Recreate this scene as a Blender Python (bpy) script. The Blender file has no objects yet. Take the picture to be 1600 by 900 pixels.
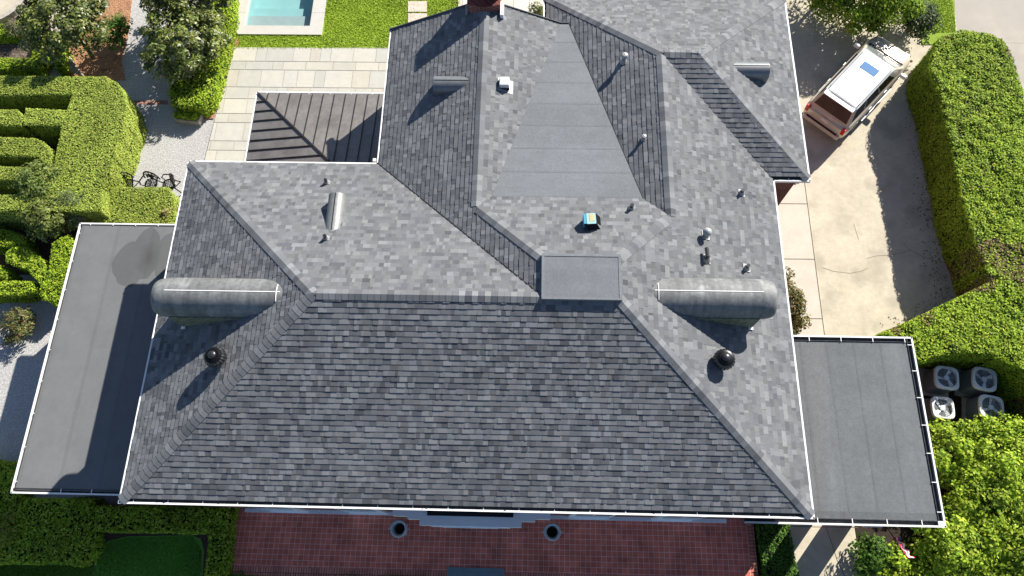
import bpy, math, random
import numpy as np
from mathutils import Vector, Matrix
random.seed(7); RNG = np.random.default_rng(11)
SC = bpy.context.scene
COL = SC.collection
R = math.radians

# ------------------------------------------------------------------ camera
F_PX = 1117.6
CAM = np.array([10.88, -1.04, 25.8193])
def basis(pitch=1.2141, yaw=0.06287, roll=-0.04329):
    t = math.pi/2 - pitch
    f = np.array([0, math.sin(t), -math.cos(t)]); u = np.array([0, math.cos(t), math.sin(t)]); r = np.array([1., 0, 0])
    c, s = math.cos(yaw), math.sin(yaw); Z = np.array([[c, -s, 0], [s, c, 0], [0, 0, 1]])
    r, u, f = Z@r, Z@u, Z@f
    c, s = math.cos(roll), math.sin(roll)
    return c*r+s*u, -s*r+c*u, f
CR, CU, CF = basis()
cam = bpy.data.objects.new('camera', bpy.data.cameras.new('camera')); COL.objects.link(cam)
cam.data.sensor_width = 36; cam.data.lens = F_PX/1600*36
cam.data.clip_start = .1; cam.data.clip_end = 2000
M = Matrix(((CR[0], CU[0], -CF[0], CAM[0]), (CR[1], CU[1], -CF[1], CAM[1]), (CR[2], CU[2], -CF[2], CAM[2]), (0, 0, 0, 1)))
cam.matrix_world = M
SC.camera = cam
def at(px, py, z=0.):                      # survey helper: where a sight line meets the level z
    d = CF + CR*(px-800)/F_PX - CU*(py-450)/F_PX
    return CAM + d*(z-CAM[2])/d[2]
def onp(px, py, nx, ny, x0, y0, z0):      # where a sight line meets a roof plane
    d = CF + CR*(px-800)/F_PX - CU*(py-450)/F_PX; n = np.array([nx, ny, 1.]); return CAM + d*(np.dot(n, np.array([x0, y0, z0])-CAM)/np.dot(n, d))
def atl(pts, z): return [at(a, b, z)[:2] for a, b in pts]

# ------------------------------------------------------------------ light
w = bpy.data.worlds.new('World'); SC.world = w; w.use_nodes = True
nt = w.node_tree; sky = nt.nodes.new('ShaderNodeTexSky'); sky.sky_type = 'NISHITA'; sky.sun_disc = False
SUNV = Vector((1.02, 1.24, 1.0)).normalized()
sky.sun_elevation = math.asin(SUNV.z); sky.sun_rotation = math.atan2(SUNV.x, SUNV.y)
bg = nt.nodes['Background']; nt.links.new(sky.outputs[0], bg.inputs[0]); bg.inputs[1].default_value = 0.075; sky.air_density = .75; sky.dust_density = .4; sky.ozone_density = 1.3; sky.altitude = 200
sl = bpy.data.lights.new('sun', 'SUN'); sl.energy = 5.0; sl.angle = R(.53); sl.color = (1, .95, .86)
so = bpy.data.objects.new('sun', sl); COL.objects.link(so); so.rotation_euler = SUNV.to_track_quat('Z', 'Y').to_euler(); so.location = (20, 20, 30)
SC.view_settings.view_transform = 'Standard'; SC.view_settings.look = 'None'
SC.view_settings.exposure = 0.95; SC.view_settings.gamma = 1
SC.render.engine = 'CYCLES'

# ------------------------------------------------------------------ materials
def mat(name, base, rough=.8, metal=0., noise=None, bump=None, attr=None, spec=.3, dirt=None, streak=None):
    """base: colour. noise=(scale, amount): light/dark mottling. attr='tone': multiplies by face tone; attr='col': face colour."""
    m = bpy.data.materials.new(name); m.use_nodes = True; t = m.node_tree; N = t.nodes; L = t.links
    b = N['Principled BSDF']; b.inputs['Roughness'].default_value = rough; b.inputs['Metallic'].default_value = metal
    b.inputs['Specular IOR Level'].default_value = spec
    g = N.new('ShaderNodeNewGeometry')
    c = N.new('ShaderNodeRGB'); c.outputs[0].default_value = (*base, 1); col = c.outputs[0]
    def mul(a, bb):
        x = N.new('ShaderNodeMix'); x.data_type = 'RGBA'; x.blend_type = 'MULTIPLY'; x.inputs[0].default_value = 1
        L.new(a, x.inputs[6]); L.new(bb, x.inputs[7]); return x.outputs[2]
    if attr == 'tone':
        a = N.new('ShaderNodeAttribute'); a.attribute_name = 'tone'; col = mul(col, a.outputs['Color'])
    if attr == 'col':
        a = N.new('ShaderNodeAttribute'); a.attribute_name = 'tone'; col = a.outputs['Color']
    for sc_, am in (noise or []):
        n = N.new('ShaderNodeTexNoise'); n.inputs['Scale'].default_value = sc_; n.inputs['Detail'].default_value = 5
        n.inputs['Roughness'].default_value = .65
        L.new(g.outputs['Position'], n.inputs['Vector'])
        r = N.new('ShaderNodeMapRange'); r.inputs[1].default_value = .3; r.inputs[2].default_value = .7
        r.inputs[3].default_value = 1-am; r.inputs[4].default_value = 1+am
        L.new(n.outputs['Fac'], r.inputs[0]); col = mul(col, r.outputs[0])
    if dirt:                                # (scale, threshold, colour, amount) patches of another colour
        sc_, th, dc, am = dirt
        n = N.new('ShaderNodeTexNoise'); n.inputs['Scale'].default_value = sc_; n.inputs['Detail'].default_value = 7
        L.new(g.outputs['Position'], n.inputs['Vector'])
        r = N.new('ShaderNodeMapRange'); r.inputs[1].default_value = th; r.inputs[2].default_value = th+.12; r.inputs[4].default_value = am
        L.new(n.outputs['Fac'], r.inputs[0])
        x = N.new('ShaderNodeMix'); x.data_type = 'RGBA'; L.new(r.outputs[0], x.inputs[0]); L.new(col, x.inputs[6])
        x.inputs[7].default_value = (*dc, 1); col = x.outputs[2]
    if streak:
        n = N.new('ShaderNodeTexNoise'); n.inputs['Scale'].default_value = 1; n.inputs['Detail'].default_value = 5
        v_ = N.new('ShaderNodeVectorMath'); v_.operation = 'MULTIPLY'; v_.inputs[1].default_value = streak[0]; L.new(g.outputs['Position'], v_.inputs[0]); L.new(v_.outputs[0], n.inputs['Vector'])
        r = N.new('ShaderNodeMapRange'); r.inputs[1].default_value = .38; r.inputs[2].default_value = .62; r.inputs[3].default_value = 1-streak[1]; r.inputs[4].default_value = 1+streak[1]
        L.new(n.outputs['Fac'], r.inputs[0]); col = mul(col, r.outputs[0])
    if bump:
        sc_, st = bump
        n = N.new('ShaderNodeTexNoise'); n.inputs['Scale'].default_value = sc_; n.inputs['Detail'].default_value = 4
        L.new(g.outputs['Position'], n.inputs['Vector'])
        bb = N.new('ShaderNodeBump'); bb.inputs['Distance'].default_value = st; bb.inputs['Strength'].default_value = 1
        L.new(n.outputs['Fac'], bb.inputs['Height']); L.new(bb.outputs[0], b.inputs['Normal'])
    L.new(col, b.inputs['Base Color'])
    m['out'] = 1
    return m
def col_socket(m):                          # the link that feeds Base Color
    b = m.node_tree.nodes['Principled BSDF']; return b, b.inputs['Base Color'].links[0].from_socket

MT = {}
MT['shingle'] = mat('shingle', (1, 1, 1), .88, noise=[(60, .16), (14, .07), (.35, .07), (1.3, .06)], attr='col', spec=.25)
MT['cap'] = mat('cap_shingle', (1, 1, 1), .88, noise=[(60, .16)], attr='col', spec=.25)
MT['cap_dark'] = mat('dark_edge', (.10, .104, .11), .9)
MT['underlay'] = mat('underlay', (.03, .032, .036), .9)
MT['membrane'] = mat('membrane', (.158, .168, .182), .92, noise=[(38, .18), (12, .07), (3, .06), (.7, .07)], streak=((.12, 1.6, 1), .05), attr='tone', bump=(60, .004))
MT['membrane_dark'] = mat('membrane_dark', (.138, .146, .152), .9, noise=[(38, .2), (12, .08), (3, .07), (.7, .09)], streak=((1.6, .12, 1), .06), attr='tone', bump=(60, .004))
MT['white'] = mat('white_paint', (.8, .8, .79), .4, noise=[(3, .05)])
MT['gutter_in'] = mat('gutter_inside', (.06, .062, .065), .8, noise=[(8, .5)])
MT['fascia'] = mat('fascia', (.75, .75, .74), .5)
MT['bluewhite'] = mat('trim_white', (.90, .92, .94), .5, noise=[(4, .04)])
MT['slate'] = mat('bluestone', (.16, .22, .25), .6, noise=[(6, .12)])
MT['dark'] = mat('dark', (.015, .016, .018), .5)
MT['black_metal'] = mat('black_metal', (.012, .012, .014), .35, .6, spec=.5)
MT['pipe'] = mat('pipe_black', (.02, .021, .024), .35, spec=.6)
MT['lead'] = mat('lead_grey', (.34, .345, .35), .5, .3)
MT['vent_white'] = mat('vent_white', (.36, .365, .36), .45, .1)
MT['box_white'] = mat('box_white', (.6, .6, .58), .6)
MT['galv'] = mat('galvanised', (.26, .265, .26), .5, .4, noise=[(7, .15)])
MT['zinc'] = mat('weathered_copper', (.18, .185, .185), .65, .2, noise=[(1.5, .3), (9, .2)], dirt=(2.2, .60, (.36, .38, .37), .5), streak=((7, .9, .9), .15))
MT['zinc_dark'] = mat('grey_sheet_metal', (.2, .21, .22), .45, .5, noise=[(5, .15)])
MT['stone_moss'] = mat('mossy_brick', (.16, .175, .12), .9, noise=[(9, .5)])
MT['seam'] = mat('copper_seam', (.05, .045, .04), .5, .4)
MT['gold'] = mat('champagne_paint', (.60, .52, .42), .3, .2, spec=.5)
MT['car_sunlit'] = mat('sunlit_champagne_paint', (.80, .79, .76), .3, .1, spec=.5)  # champagne paint with sun glare put into its colour, for roof and sunlit parts
MT['glass_dark'] = mat('tinted_glass', (.02, .015, .014), .08, spec=.8)
MT['glass_shield'] = mat('windshield_glass', (.16, .18, .18), .03, spec=.6)  # base lightened to stand in for sky reflected in the glass
MT['glass_blue'] = mat('sunroof_glass', (.10, .22, .42), .12, spec=.8)
MT['bumper'] = mat('bumper_plastic', (.045, .03, .04), .6)
MT['red'] = mat('red_lens', (.55, .02, .015), .25, spec=.6)
MT['rubber'] = mat('rubber', (.02, .02, .02), .8)
MT['chrome'] = mat('chrome', (.7, .7, .7), .2, .9)
MT['plate'] = mat('plate', (.7, .62, .6), .4)
MT['ac_grey'] = mat('ac_grey', (.88, .87, .83), .5, noise=[(4, .08)])
MT['ac_rib'] = mat('ac_rib', (.26, .28, .28), .5)
MT['ac_body'] = mat('ac_body', (.13, .14, .145), .6)
MT['rust'] = mat('fan_brown', (.45, .20, .10), .6, noise=[(9, .3)])
MT['blade'] = mat('fan_blade', (.85, .85, .85), .4, .2)
MT['urn'] = mat('urn_cast', (.50, .54, .55), .7, noise=[(8, .2)])
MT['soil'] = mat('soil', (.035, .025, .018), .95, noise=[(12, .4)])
MT['bark'] = mat('bark', (.16, .13, .10), .9, noise=[(10, .35)])
MT['log'] = mat('pale_wood', (.42, .38, .31), .85, noise=[(6, .3)])
MT['curb'] = mat('curb_stone', (.42, .38, .33), .85, noise=[(5, .25)])
MT['hedge_core'] = mat('hedge_core', (.012, .022, .006), .95, noise=[(9, .4)])
MT['teal'] = mat('carton_blue', (.07, .33, .48), .5)
MT['yellow'] = mat('carton_yellow', (.55, .45, .22), .5, noise=[(16, .3)])
MT['pale'] = mat('carton_pale', (.32, .52, .52), .5)
MT['flag_red'] = mat('flag_red', (.75, .02, .05), .8)
MT['flag_white'] = mat('flag_white', (.85, .85, .85), .8)
MT['flag_blue'] = mat('flag_blue', (.03, .05, .2), .8)
MT['ground_soil'] = mat('ground', (.10, .13, .05), .95, noise=[(1.2, .3), (20, .3)])
MT['lawn'] = mat('lawn', (.24, .35, .035), .95, noise=[(.8, .14), (25, .35)], bump=(30, .03))
MT['lawn_dark'] = mat('lawn_dark', (.16, .36, .05), .95, noise=[(.8, .15), (25, .3)], bump=(30, .03))
MT['gravel'] = mat('gravel', (.46, .45, .435), .95, noise=[(13, .28), (28, .35), (.7, .08)], bump=(35, .03), dirt=(1.4, .63, (.30, .27, .23), .45))
MT['mulch'] = mat('pine_mulch', (.40, .21, .115), .95, noise=[(14, .4), (50, .3)], bump=(20, .05), dirt=(3, .56, (.12, .07, .045), .7))
MT['mulch_dark'] = mat('dark_mulch', (.10, .06, .045), .95, noise=[(14, .5)], bump=(20, .05))
MT['bed'] = mat('dry_bed', (.13, .095, .075), .95, noise=[(10, .5), (40, .3)], bump=(14, .08), dirt=(6, .55, (.3, .26, .22), .6))
MT['concrete'] = mat('concrete', (.52, .465, .36), .85, noise=[(.9, .14), (5, .08), (22, .08)], dirt=(.8, .52, (.36, .325, .25), .65))
MT['sidewalk'] = mat('sidewalk', (.55, .50, .42), .85, noise=[(1.5, .07), (24, .06)])
MT['street'] = mat('street', (.38, .345, .30), .85, noise=[(.5, .08), (20, .04)], dirt=(.35, .5, (.54, .47, .38), .6))
MT['joint'] = mat('joint', (.14, .12, .10), .9)
MT['stone_joint'] = mat('stone_joint', (.33, .31, .27), .9)
MT['coping'] = mat('coping', (.52, .50, .45), .8, noise=[(2, .05)])
MT['paver'] = mat('paver', (.58, .50, .42), .8, noise=[(3, .06)])
MT['tint'] = mat('flag', (1, 1, 1), .85, noise=[(3, .06), (25, .05)], attr='col')
MT['brick'] = None

def brick_mat(name, c1, c2, mortar, bw, bh, ms, off=.5, axes='XY'):
    m = mat(name, c1, .85); t = m.node_tree; N = t.nodes; L = t.links; b = N['Principled BSDF']
    g = N.new('ShaderNodeNewGeometry'); sp = N.new('ShaderNodeSeparateXYZ'); cb = N.new('ShaderNodeCombineXYZ')
    L.new(g.outputs['Position'], sp.inputs[0])
    if axes == 'WALL':                      # any upright wall: run along x+y, rise along z
        ad = N.new('ShaderNodeMath'); L.new(sp.outputs[0], ad.inputs[0]); L.new(sp.outputs[1], ad.inputs[1])
        L.new(ad.outputs[0], cb.inputs[0]); L.new(sp.outputs[2], cb.inputs[1])
    else:
        L.new(sp.outputs['XYZ'.index(axes[0])], cb.inputs[0]); L.new(sp.outputs['XYZ'.index(axes[1])], cb.inputs[1])
    br = N.new('ShaderNodeTexBrick'); br.inputs['Scale'].default_value = 1; br.offset = off
    br.inputs['Brick Width'].default_value = bw; br.inputs['Row Height'].default_value = bh; br.inputs['Mortar Size'].default_value = ms
    br.inputs['Color1'].default_value = (*c1, 1); br.inputs['Color2'].default_value = (*c2, 1); br.inputs['Mortar'].default_value = (*mortar, 1)
    L.new(cb.outputs[0], br.inputs['Vector'])
    n = N.new('ShaderNodeTexNoise'); n.inputs['Scale'].default_value = 1.6; n.inputs['Detail'].default_value = 6; L.new(g.outputs['Position'], n.inputs['Vector'])
    r = N.new('ShaderNodeMapRange'); r.inputs[1].default_value = .3; r.inputs[2].default_value = .7; r.inputs[3].default_value = .72; r.inputs[4].default_value = 1.25
    L.new(n.outputs['Fac'], r.inputs[0])
    x = N.new('ShaderNodeMix'); x.data_type = 'RGBA'; x.blend_type = 'MULTIPLY'; x.inputs[0].default_value = 1
    L.new(br.outputs['Color'], x.inputs[6]); L.new(r.outputs[0], x.inputs[7]); L.new(x.outputs[2], b.inputs['Base Color'])
    return m
MT['brick'] = brick_mat('brick', (.22, .065, .045), (.15, .04, .03), (.34, .28, .24), .21, .075, .006, axes='WALL')
MT['tile'] = brick_mat('terrace_tile', (.74, .20, .13), (.56, .15, .10), (.85, .62, .58), .175, .175, .0045, 0.)
MT['soldier_x'] = brick_mat('border_brick', (.74, .28, .20), (.52, .18, .13), (.10, .06, .05), .085, .30, .009, 0.)
MT['soldier_y'] = brick_mat('border_brick_side', (.74, .28, .20), (.52, .18, .13), (.10, .06, .05), .32, .11, .010, 0.)
MT['brick_strip'] = brick_mat('threshold_brick', (.36, .16, .11), (.25, .11, .08), (.3, .28, .26), .2, .1, .01)

def leaf_mat(name, trans=.28, rough=.6, spec=.12):
    m = mat(name, (1, 1, 1), rough, attr='col', spec=spec); t = m.node_tree; N = t.nodes; L = t.links
    b, c = col_socket(m); tr = N.new('ShaderNodeBsdfTranslucent'); L.new(c, tr.inputs['Color'])
    mx = N.new('ShaderNodeMixShader'); mx.inputs[0].default_value = trans
    L.new(b.outputs[0], mx.inputs[1]); L.new(tr.outputs[0], mx.inputs[2]); L.new(mx.outputs[0], N['Material Output'].inputs[0])
    return m
MT['leaf'] = leaf_mat('leaf')
MT['leaf_gloss'] = leaf_mat('leaf_glossy', .2, .42, .4)

# stained membrane of the left porch: old water stain with its own outline
def stain(m, ells):
    t = m.node_tree; N = t.nodes; L = t.links; b, c = col_socket(m)
    g = N.new('ShaderNodeNewGeometry'); n = N.new('ShaderNodeTexNoise'); n.inputs['Scale'].default_value = 2.2; n.inputs['Detail'].default_value = 5
    L.new(g.outputs['Position'], n.inputs['Vector'])
    o = N.new('ShaderNodeVectorMath'); o.operation = 'MULTIPLY_ADD'; L.new(n.outputs['Color'], o.inputs[0]); o.inputs[1].default_value = (.28, .28, 0); L.new(g.outputs['Position'], o.inputs[2])
    cur = c; um = None
    def mixin(fac, cur):
        x = N.new('ShaderNodeMix'); x.data_type = 'RGBA'; L.new(fac, x.inputs[0]); L.new(cur, x.inputs[6]); x.inputs[7].default_value = (.06, .06, .062, 1); return x.outputs[2]
    for (cx, cy, z, rx, ry, am, soft) in ells:
        s = N.new('ShaderNodeVectorMath'); s.operation = 'SUBTRACT'; L.new(o.outputs[0], s.inputs[0]); s.inputs[1].default_value = (cx+.14, cy+.14, z)
        d = N.new('ShaderNodeVectorMath'); d.operation = 'MULTIPLY'; L.new(s.outputs[0], d.inputs[0]); d.inputs[1].default_value = (1/rx, 1/ry, 0)
        l = N.new('ShaderNodeVectorMath'); l.operation = 'LENGTH'; L.new(d.outputs[0], l.inputs[0])
        r = N.new('ShaderNodeMapRange'); r.inputs[1].default_value = 1-soft; r.inputs[2].default_value = 1; r.inputs[3].default_value = am; r.inputs[4].default_value = 0
        L.new(l.outputs['Value'], r.inputs[0])
        if soft < .5:
            if um is None: um = r.outputs[0]
            else:
                mm = N.new('ShaderNodeMath'); mm.operation = 'MAXIMUM'; L.new(um, mm.inputs[0]); L.new(r.outputs[0], mm.inputs[1]); um = mm.outputs[0]
        else: soft_out = r.outputs[0]
    cur = mixin(soft_out, mixin(um, cur))
    L.new(cur, b.inputs['Base Color'])
MT['porch_membrane'] = mat('porch_membrane', (.158, .162, .164), .9, noise=[(38, .10), (1.2, .07), (6, .04)], attr='tone', bump=(60, .003))
PL = 3.3
_a = at(205, 410, PL); _b = at(228, 398, PL); _c = at(262, 395, PL)
stain(MT['porch_membrane'], [(_a[0]-.02, _a[1]-.05, PL, .62, .85, .5, .03), (_b[0], _b[1]+.05, PL, .5, 1.02, .5, .03), (_c[0], _c[1]-.1, PL, .42, .9, .45, .04), (_b[0]+.1, _b[1]-.1, PL, .45, .7, .7, .9)])

# ------------------------------------------------------------------ mesh building
class MB:
    def __init__(s): s.v = []; s.f = []; s.t = []; s.m = []
    def poly(s, pts, tone=1., mi=0):
        n = len(s.v); s.v += [tuple(map(float, p)) for p in pts]; s.f.append(tuple(range(n, n+len(pts)))); s.t.append(tone); s.m.append(mi)
    def box(s, x0, x1, y0, y1, z0, z1, tone=1., mi=0, M=None):
        c = [(x0, y0, z0), (x1, y0, z0), (x1, y1, z0), (x0, y1, z0), (x0, y0, z1), (x1, y0, z1), (x1, y1, z1), (x0, y1, z1)]
        if M is not None: c = [tuple(M@Vector(p)) for p in c]
        n = len(s.v); s.v += c
        for q in ((0, 3, 2, 1), (4, 5, 6, 7), (0, 1, 5, 4), (1, 2, 6, 5), (2, 3, 7, 6), (3, 0, 4, 7)):
            s.f.append(tuple(n+i for i in q)); s.t.append(tone); s.m.append(mi)
    def bar(s, a, b, wd, h, tone=1., mi=0, up=(0, 0, 1)):
        a = Vector(a); b = Vector(b); d = (b-a).normalized(); u = Vector(up); sd = d.cross(u)
        if sd.length < 1e-4: sd = d.cross(Vector((1, 0, 0)))
        sd.normalize(); u = sd.cross(d).normalized(); n = len(s.v)
        for p in (a, b):
            for i, j in ((-1, -1), (1, -1), (1, 1), (-1, 1)): s.v.append(tuple(p+sd*i*wd/2+u*j*h/2))
        for q in ((0, 1, 2, 3), (7, 6, 5, 4), (0, 4, 5, 1), (1, 5, 6, 2), (2, 6, 7, 3), (3, 7, 4, 0)):
            s.f.append(tuple(n+i for i in q)); s.t.append(tone); s.m.append(mi)
    def prism(s, poly, z0, z1, tone=1., mi=0):
        k = len(poly); ar = sum(poly[i][0]*poly[(i+1) % k][1]-poly[(i+1) % k][0]*poly[i][1] for i in range(k))
        if ar < 0: poly = poly[::-1]
        n = len(s.v); s.v += [(p[0], p[1], z0) for p in poly]+[(p[0], p[1], z1) for p in poly]
        s.f.append(tuple(range(n+k, n+2*k))); s.t.append(tone); s.m.append(mi)
        s.f.append(tuple(range(n+k-1, n-1, -1))); s.t.append(tone); s.m.append(mi)
        for i in range(k):
            j = (i+1) % k; s.f.append((n+i, n+j, n+k+j, n+k+i)); s.t.append(tone); s.m.append(mi)
    def tube(s, pts, rad, seg=6, tone=1., mi=0, cap=True):
        pts = [Vector(p) for p in pts]; rad = rad if isinstance(rad, (list, tuple)) else [rad]*len(pts); n = len(s.v)
        ref = Vector((.31, .2, .93))
        for i, p in enumerate(pts):
            d = (pts[min(i+1, len(pts)-1)]-pts[max(i-1, 0)]).normalized()
            a = d.cross(ref); a = a.normalized() if a.length > .05 else d.cross(Vector((1, 0, 0))).normalized(); b = d.cross(a)
            for k in range(seg):
                an = 2*math.pi*k/seg; s.v.append(tuple(p+(a*math.cos(an)+b*math.sin(an))*rad[i]))
        for i in range(len(pts)-1):
            for k in range(seg):
                k2 = (k+1) % seg; s.f.append((n+i*seg+k, n+i*seg+k2, n+(i+1)*seg+k2, n+(i+1)*seg+k)); s.t.append(tone); s.m.append(mi)
        if cap:
            for i in (0, len(pts)-1): s.f.append(tuple(n+i*seg+k for k in range(seg))); s.t.append(tone); s.m.append(mi)
    def lathe(s, prof, seg=24, c=(0, 0, 0), tone=1., mi=0, flute=None):
        n = len(s.v)
        for r, z in prof:
            for k in range(seg):
                an = 2*math.pi*k/seg; rr = r*(1+(flute if flute and k % 2 else 0)); s.v.append((c[0]+rr*math.cos(an), c[1]+rr*math.sin(an), c[2]+z))
        for i in range(len(prof)-1):
            for k in range(seg):
                k2 = (k+1) % seg; s.f.append((n+i*seg+k, n+i*seg+k2, n+(i+1)*seg+k2, n+(i+1)*seg+k)); s.t.append(tone); s.m.append(mi)
    def build(s, name, mats, parent=None, smooth=False, loc=None, fix=False):
        me = bpy.data.meshes.new(name); me.from_pydata(s.v, [], s.f)
        for m in (mats if isinstance(mats, (list, tuple)) else [mats]): me.materials.append(MT[m] if isinstance(m, str) else m)
        me.polygons.foreach_set('material_index', s.m)
        a = me.attributes.new('tone', 'FLOAT_COLOR', 'FACE')
        c = np.ones((len(s.f), 4), dtype=np.float32)
        for i, t in enumerate(s.t): c[i, :3] = t
        a.data.foreach_set('color', c.ravel())
        if smooth: me.polygons.foreach_set('use_smooth', [True]*len(s.f))
        if fix:
            import bmesh
            bm = bmesh.new(); bm.from_mesh(me); bmesh.ops.remove_doubles(bm, verts=bm.verts, dist=1e-5); bmesh.ops.recalc_face_normals(bm, faces=bm.faces); bm.to_mesh(me); bm.free()
        me.update()
        o = bpy.data.objects.new(name, me); COL.objects.link(o)
        if parent is not None: o.parent = parent
        if loc is not None: o.location = loc
        return o
def tag(o, label=None, cat=None, group=None, kind=None):
    if label: o['label'] = label
    if cat: o['category'] = cat
    if group: o['group'] = group
    if kind: o['kind'] = kind
    return o
def thing(name, label, cat, loc=(0, 0, 0), rz=0., group=None):
    o = bpy.data.objects.new(name, None); COL.objects.link(o); o.location = loc; o.rotation_euler = (0, 0, rz); o.empty_display_size = .2
    return tag(o, label, cat, group)
def sheet(name, poly, z, m, kind='structure', th=.0):
    b = MB(); b.prism([tuple(p) for p in poly], z-.3 if not th else z-th, z); o = b.build(name, m); tag(o, kind=kind); return o
def dup(o, parent=None, **kw):
    c = o.copy(); COL.objects.link(c)
    if parent is not None: c.parent = parent
    for ch in [x for x in bpy.data.objects if x.parent == o]: dup(ch, c)
    return c
def bevel(o, wd=.02, seg=2):
    m = o.modifiers.new('bevel', 'BEVEL'); m.width = wd; m.segments = seg; m.limit_method = 'ANGLE'; m.angle_limit = R(40); return o
def sm(o):
    for p in o.data.polygons: p.use_smooth = True
    return o

# ------------------------------------------------------------------ ground
_pc0 = at(361, 53, .08); _pc1 = at(503, 53, .08); PHX0, PHX1, PHY0, PHY1 = _pc0[0]+.12, _pc1[0]-.10, _pc0[1]+.06, _pc0[1]+13.9
g = MB()
for q in ((-400, PHX0, -400, 450), (PHX1, 430, -400, 450), (PHX0, PHX1, -400, PHY0), (PHX0, PHX1, PHY1, 450)): g.prism([(q[0], q[2]), (q[1], q[2]), (q[1], q[3]), (q[0], q[3])], -.6, -.06)
g.poly([(PHX0, PHY0, -1.6), (PHX1, PHY0, -1.6), (PHX1, PHY1, -1.6), (PHX0, PHY1, -1.6)])
tag(g.build('ground', 'ground_soil'), kind='structure')
sheet('gravel_yard', [(-16, -1.), (2.2, -1.), (2.2, 12.2), (-2.4, 18.0), (-3.6, 19.), (-3.6, 30), (-7.5, 30), (-9, 16), (-16, 16)], 0.0, 'gravel')
sheet('garden_path', [(-16, 16), (-9, 16), (-7.9, 21), (-9, 26), (-16, 26)], -.004, 'curb')
mul = atl([(112, 130), (196, 125), (190, 95), (200, 60), (210, -30), (150, -40), (120, 20), (98, 60), (110, 110)], 0)
sheet('mulch_bed', mul, .03, 'mulch')
sheet('planting_bed', atl([(-60, 20), (60, 30), (78, 70), (70, 100), (-60, 102)], 0), .02, 'bed')
_l = atl([(352, 77), (700, 77), (700, -120), (372, -120)], 0); _ly = _l[0][1]
b = MB(); b.prism([tuple(_l[0]), tuple(_l[1]), (_l[1][0], PHY0), (_l[0][0], PHY0)], -.05, .02); b.prism([(PHX1, PHY0), (_l[1][0], PHY0), (_l[1][0], 32), (PHX1, 32)], -.05, .02); b.prism([(-3.6, PHY0), (PHX0, PHY0), (PHX0, 32), (-3.6, 32)], -.05, .019)
tag(b.build('north_lawn', 'lawn'), kind='structure')
sheet('mulch_strip', atl([(340, 62), (375, 62), (334, 186), (306, 186)], 0), .045, 'mulch')
# flagstone patio: stones as separate slabs of one paving
def paving(name, poly, z, sx, sy, cols, gap=.012):
    pts = np.array(poly); x0, y0 = pts.min(0); x1, y1 = pts.max(0)
    b = MB(); b.prism([tuple(p) for p in poly], z-.2, z-.012, tone=(.42, .40, .35)); y = y0
    rr = random.Random(5)
    while y < y1:
        h = rr.choice((.45, .6, .75, .9))*sy; x = x0-rr.random()*sx
        while x < x1:
            wd = rr.choice((.45, .6, .75, 1.0, 1.2))*sx
            q = clip_rect([tuple(p) for p in poly], x+gap, x+wd-gap, y+gap, y+h-gap)
            if len(q) > 2:
                c = rr.choice(cols); k = rr.uniform(.93, 1.07); b.poly([(a, c_, z) for a, c_ in q], tone=tuple(v*k for v in c))
            x += wd
        y += h
    return tag(b.build(name, 'tint'), kind='structure')
def clip_rect(P, x0, x1, y0, y1):
    for ax, lim, sg in ((0, x0, 1), (0, x1, -1), (1, y0, 1), (1, y1, -1)):
        out = []; n = len(P)
        for i in range(n):
            a, b = P[i], P[(i+1) % n]; da = (a[ax]-lim)*sg; db = (b[ax]-lim)*sg
            if da >= 0: out.append(a)
            if (da > 0 > db) or (da < 0 < db):
                t = da/(da-db); out.append((a[0]+(b[0]-a[0])*t, a[1]+(b[1]-a[1])*t))
        P = out
        if len(P) < 3: return []
    return P
STONES = [(.49, .47, .405), (.48, .465, .41), (.50, .475, .40), (.465, .455, .405), (.50, .48, .42), (.465, .43, .365), (.48, .465, .40)]
pat = [tuple(p) for p in atl([(365, 75), (700, 76), (700, 280), (313, 280)], 0)]
paving('flagstone_patio', pat, .05, 1.0, 1.0, STONES)
paving('rear_paving', [tuple(p) for p in atl([(716, 50), (716, -60), (850, -60), (880, 60)], 0)], .05, 1.6, 1.6, [(.62, .58, .50), (.60, .55, .47)])
# east side
drive = atl([(1180, 530), (1150, 280), (1150, -120), (1350, -120), (1480, 40), (1560, 300), (1640, 560), (1640, 560), (1300, 560)], 0)
sheet('driveway', drive, .0, 'concrete')
b = MB()
sw = [tuple(p) for p in atl([(1150, 283), (1257, 283), (1290, 535), (1150, 535)], 0)]
b.prism(sw, -.2, .03); tag(b.build('sidewalk', 'sidewalk'), kind='structure')
def ribbon(b, pts, z, wd):
    P = [Vector((*at(px, py, z)[:2], z)) for px, py in pts]
    for p, q in zip(P[:-1], P[1:]):
        d = (q-p).normalized(); s_ = Vector((-d.y, d.x, 0))*wd/2; b.poly([p-s_, q-s_, q+s_, p+s_])
b = MB()
for q in ([(1257, 283), (1290, 535)], [(1212, 318), (1262, 318.5)], [(1225, 404.5), (1273, 405)], [(1236, 497), (1285, 498)]): ribbon(b, q, .034, .03)
tag(b.build('sidewalk_joint', 'joint'), kind='structure')
b = MB(); ribbon(b, [(1262, 260), (1300, 247), (1365, 230), (1440, 208)], .004, .035); ribbon(b, [(1232, 19), (1278, 21)], .004, .035)
tag(b.build('driveway_joint', 'sidewalk'), kind='structure')
b = MB()
for q in ([(1285, 418), (1303, 424), (1328, 427), (1345, 424), (1356, 419)], [(1354, 404), (1368, 400), (1392, 398), (1410, 395), (1423, 391), (1440, 400), (1460, 407), (1480, 411)],
          [(1412, 380), (1416, 386), (1423, 391)], [(1334, 350), (1339, 366), (1342, 375)]): ribbon(b, q, .004, .014)
tag(b.build('driveway_crack', 'joint'), kind='structure')
sheet('street_strip', atl([(1484, -120), (1494, 47), (1520, 160), (1700, 420), (1900, 420), (1900, -120)], 0), .0, 'street')
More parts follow.
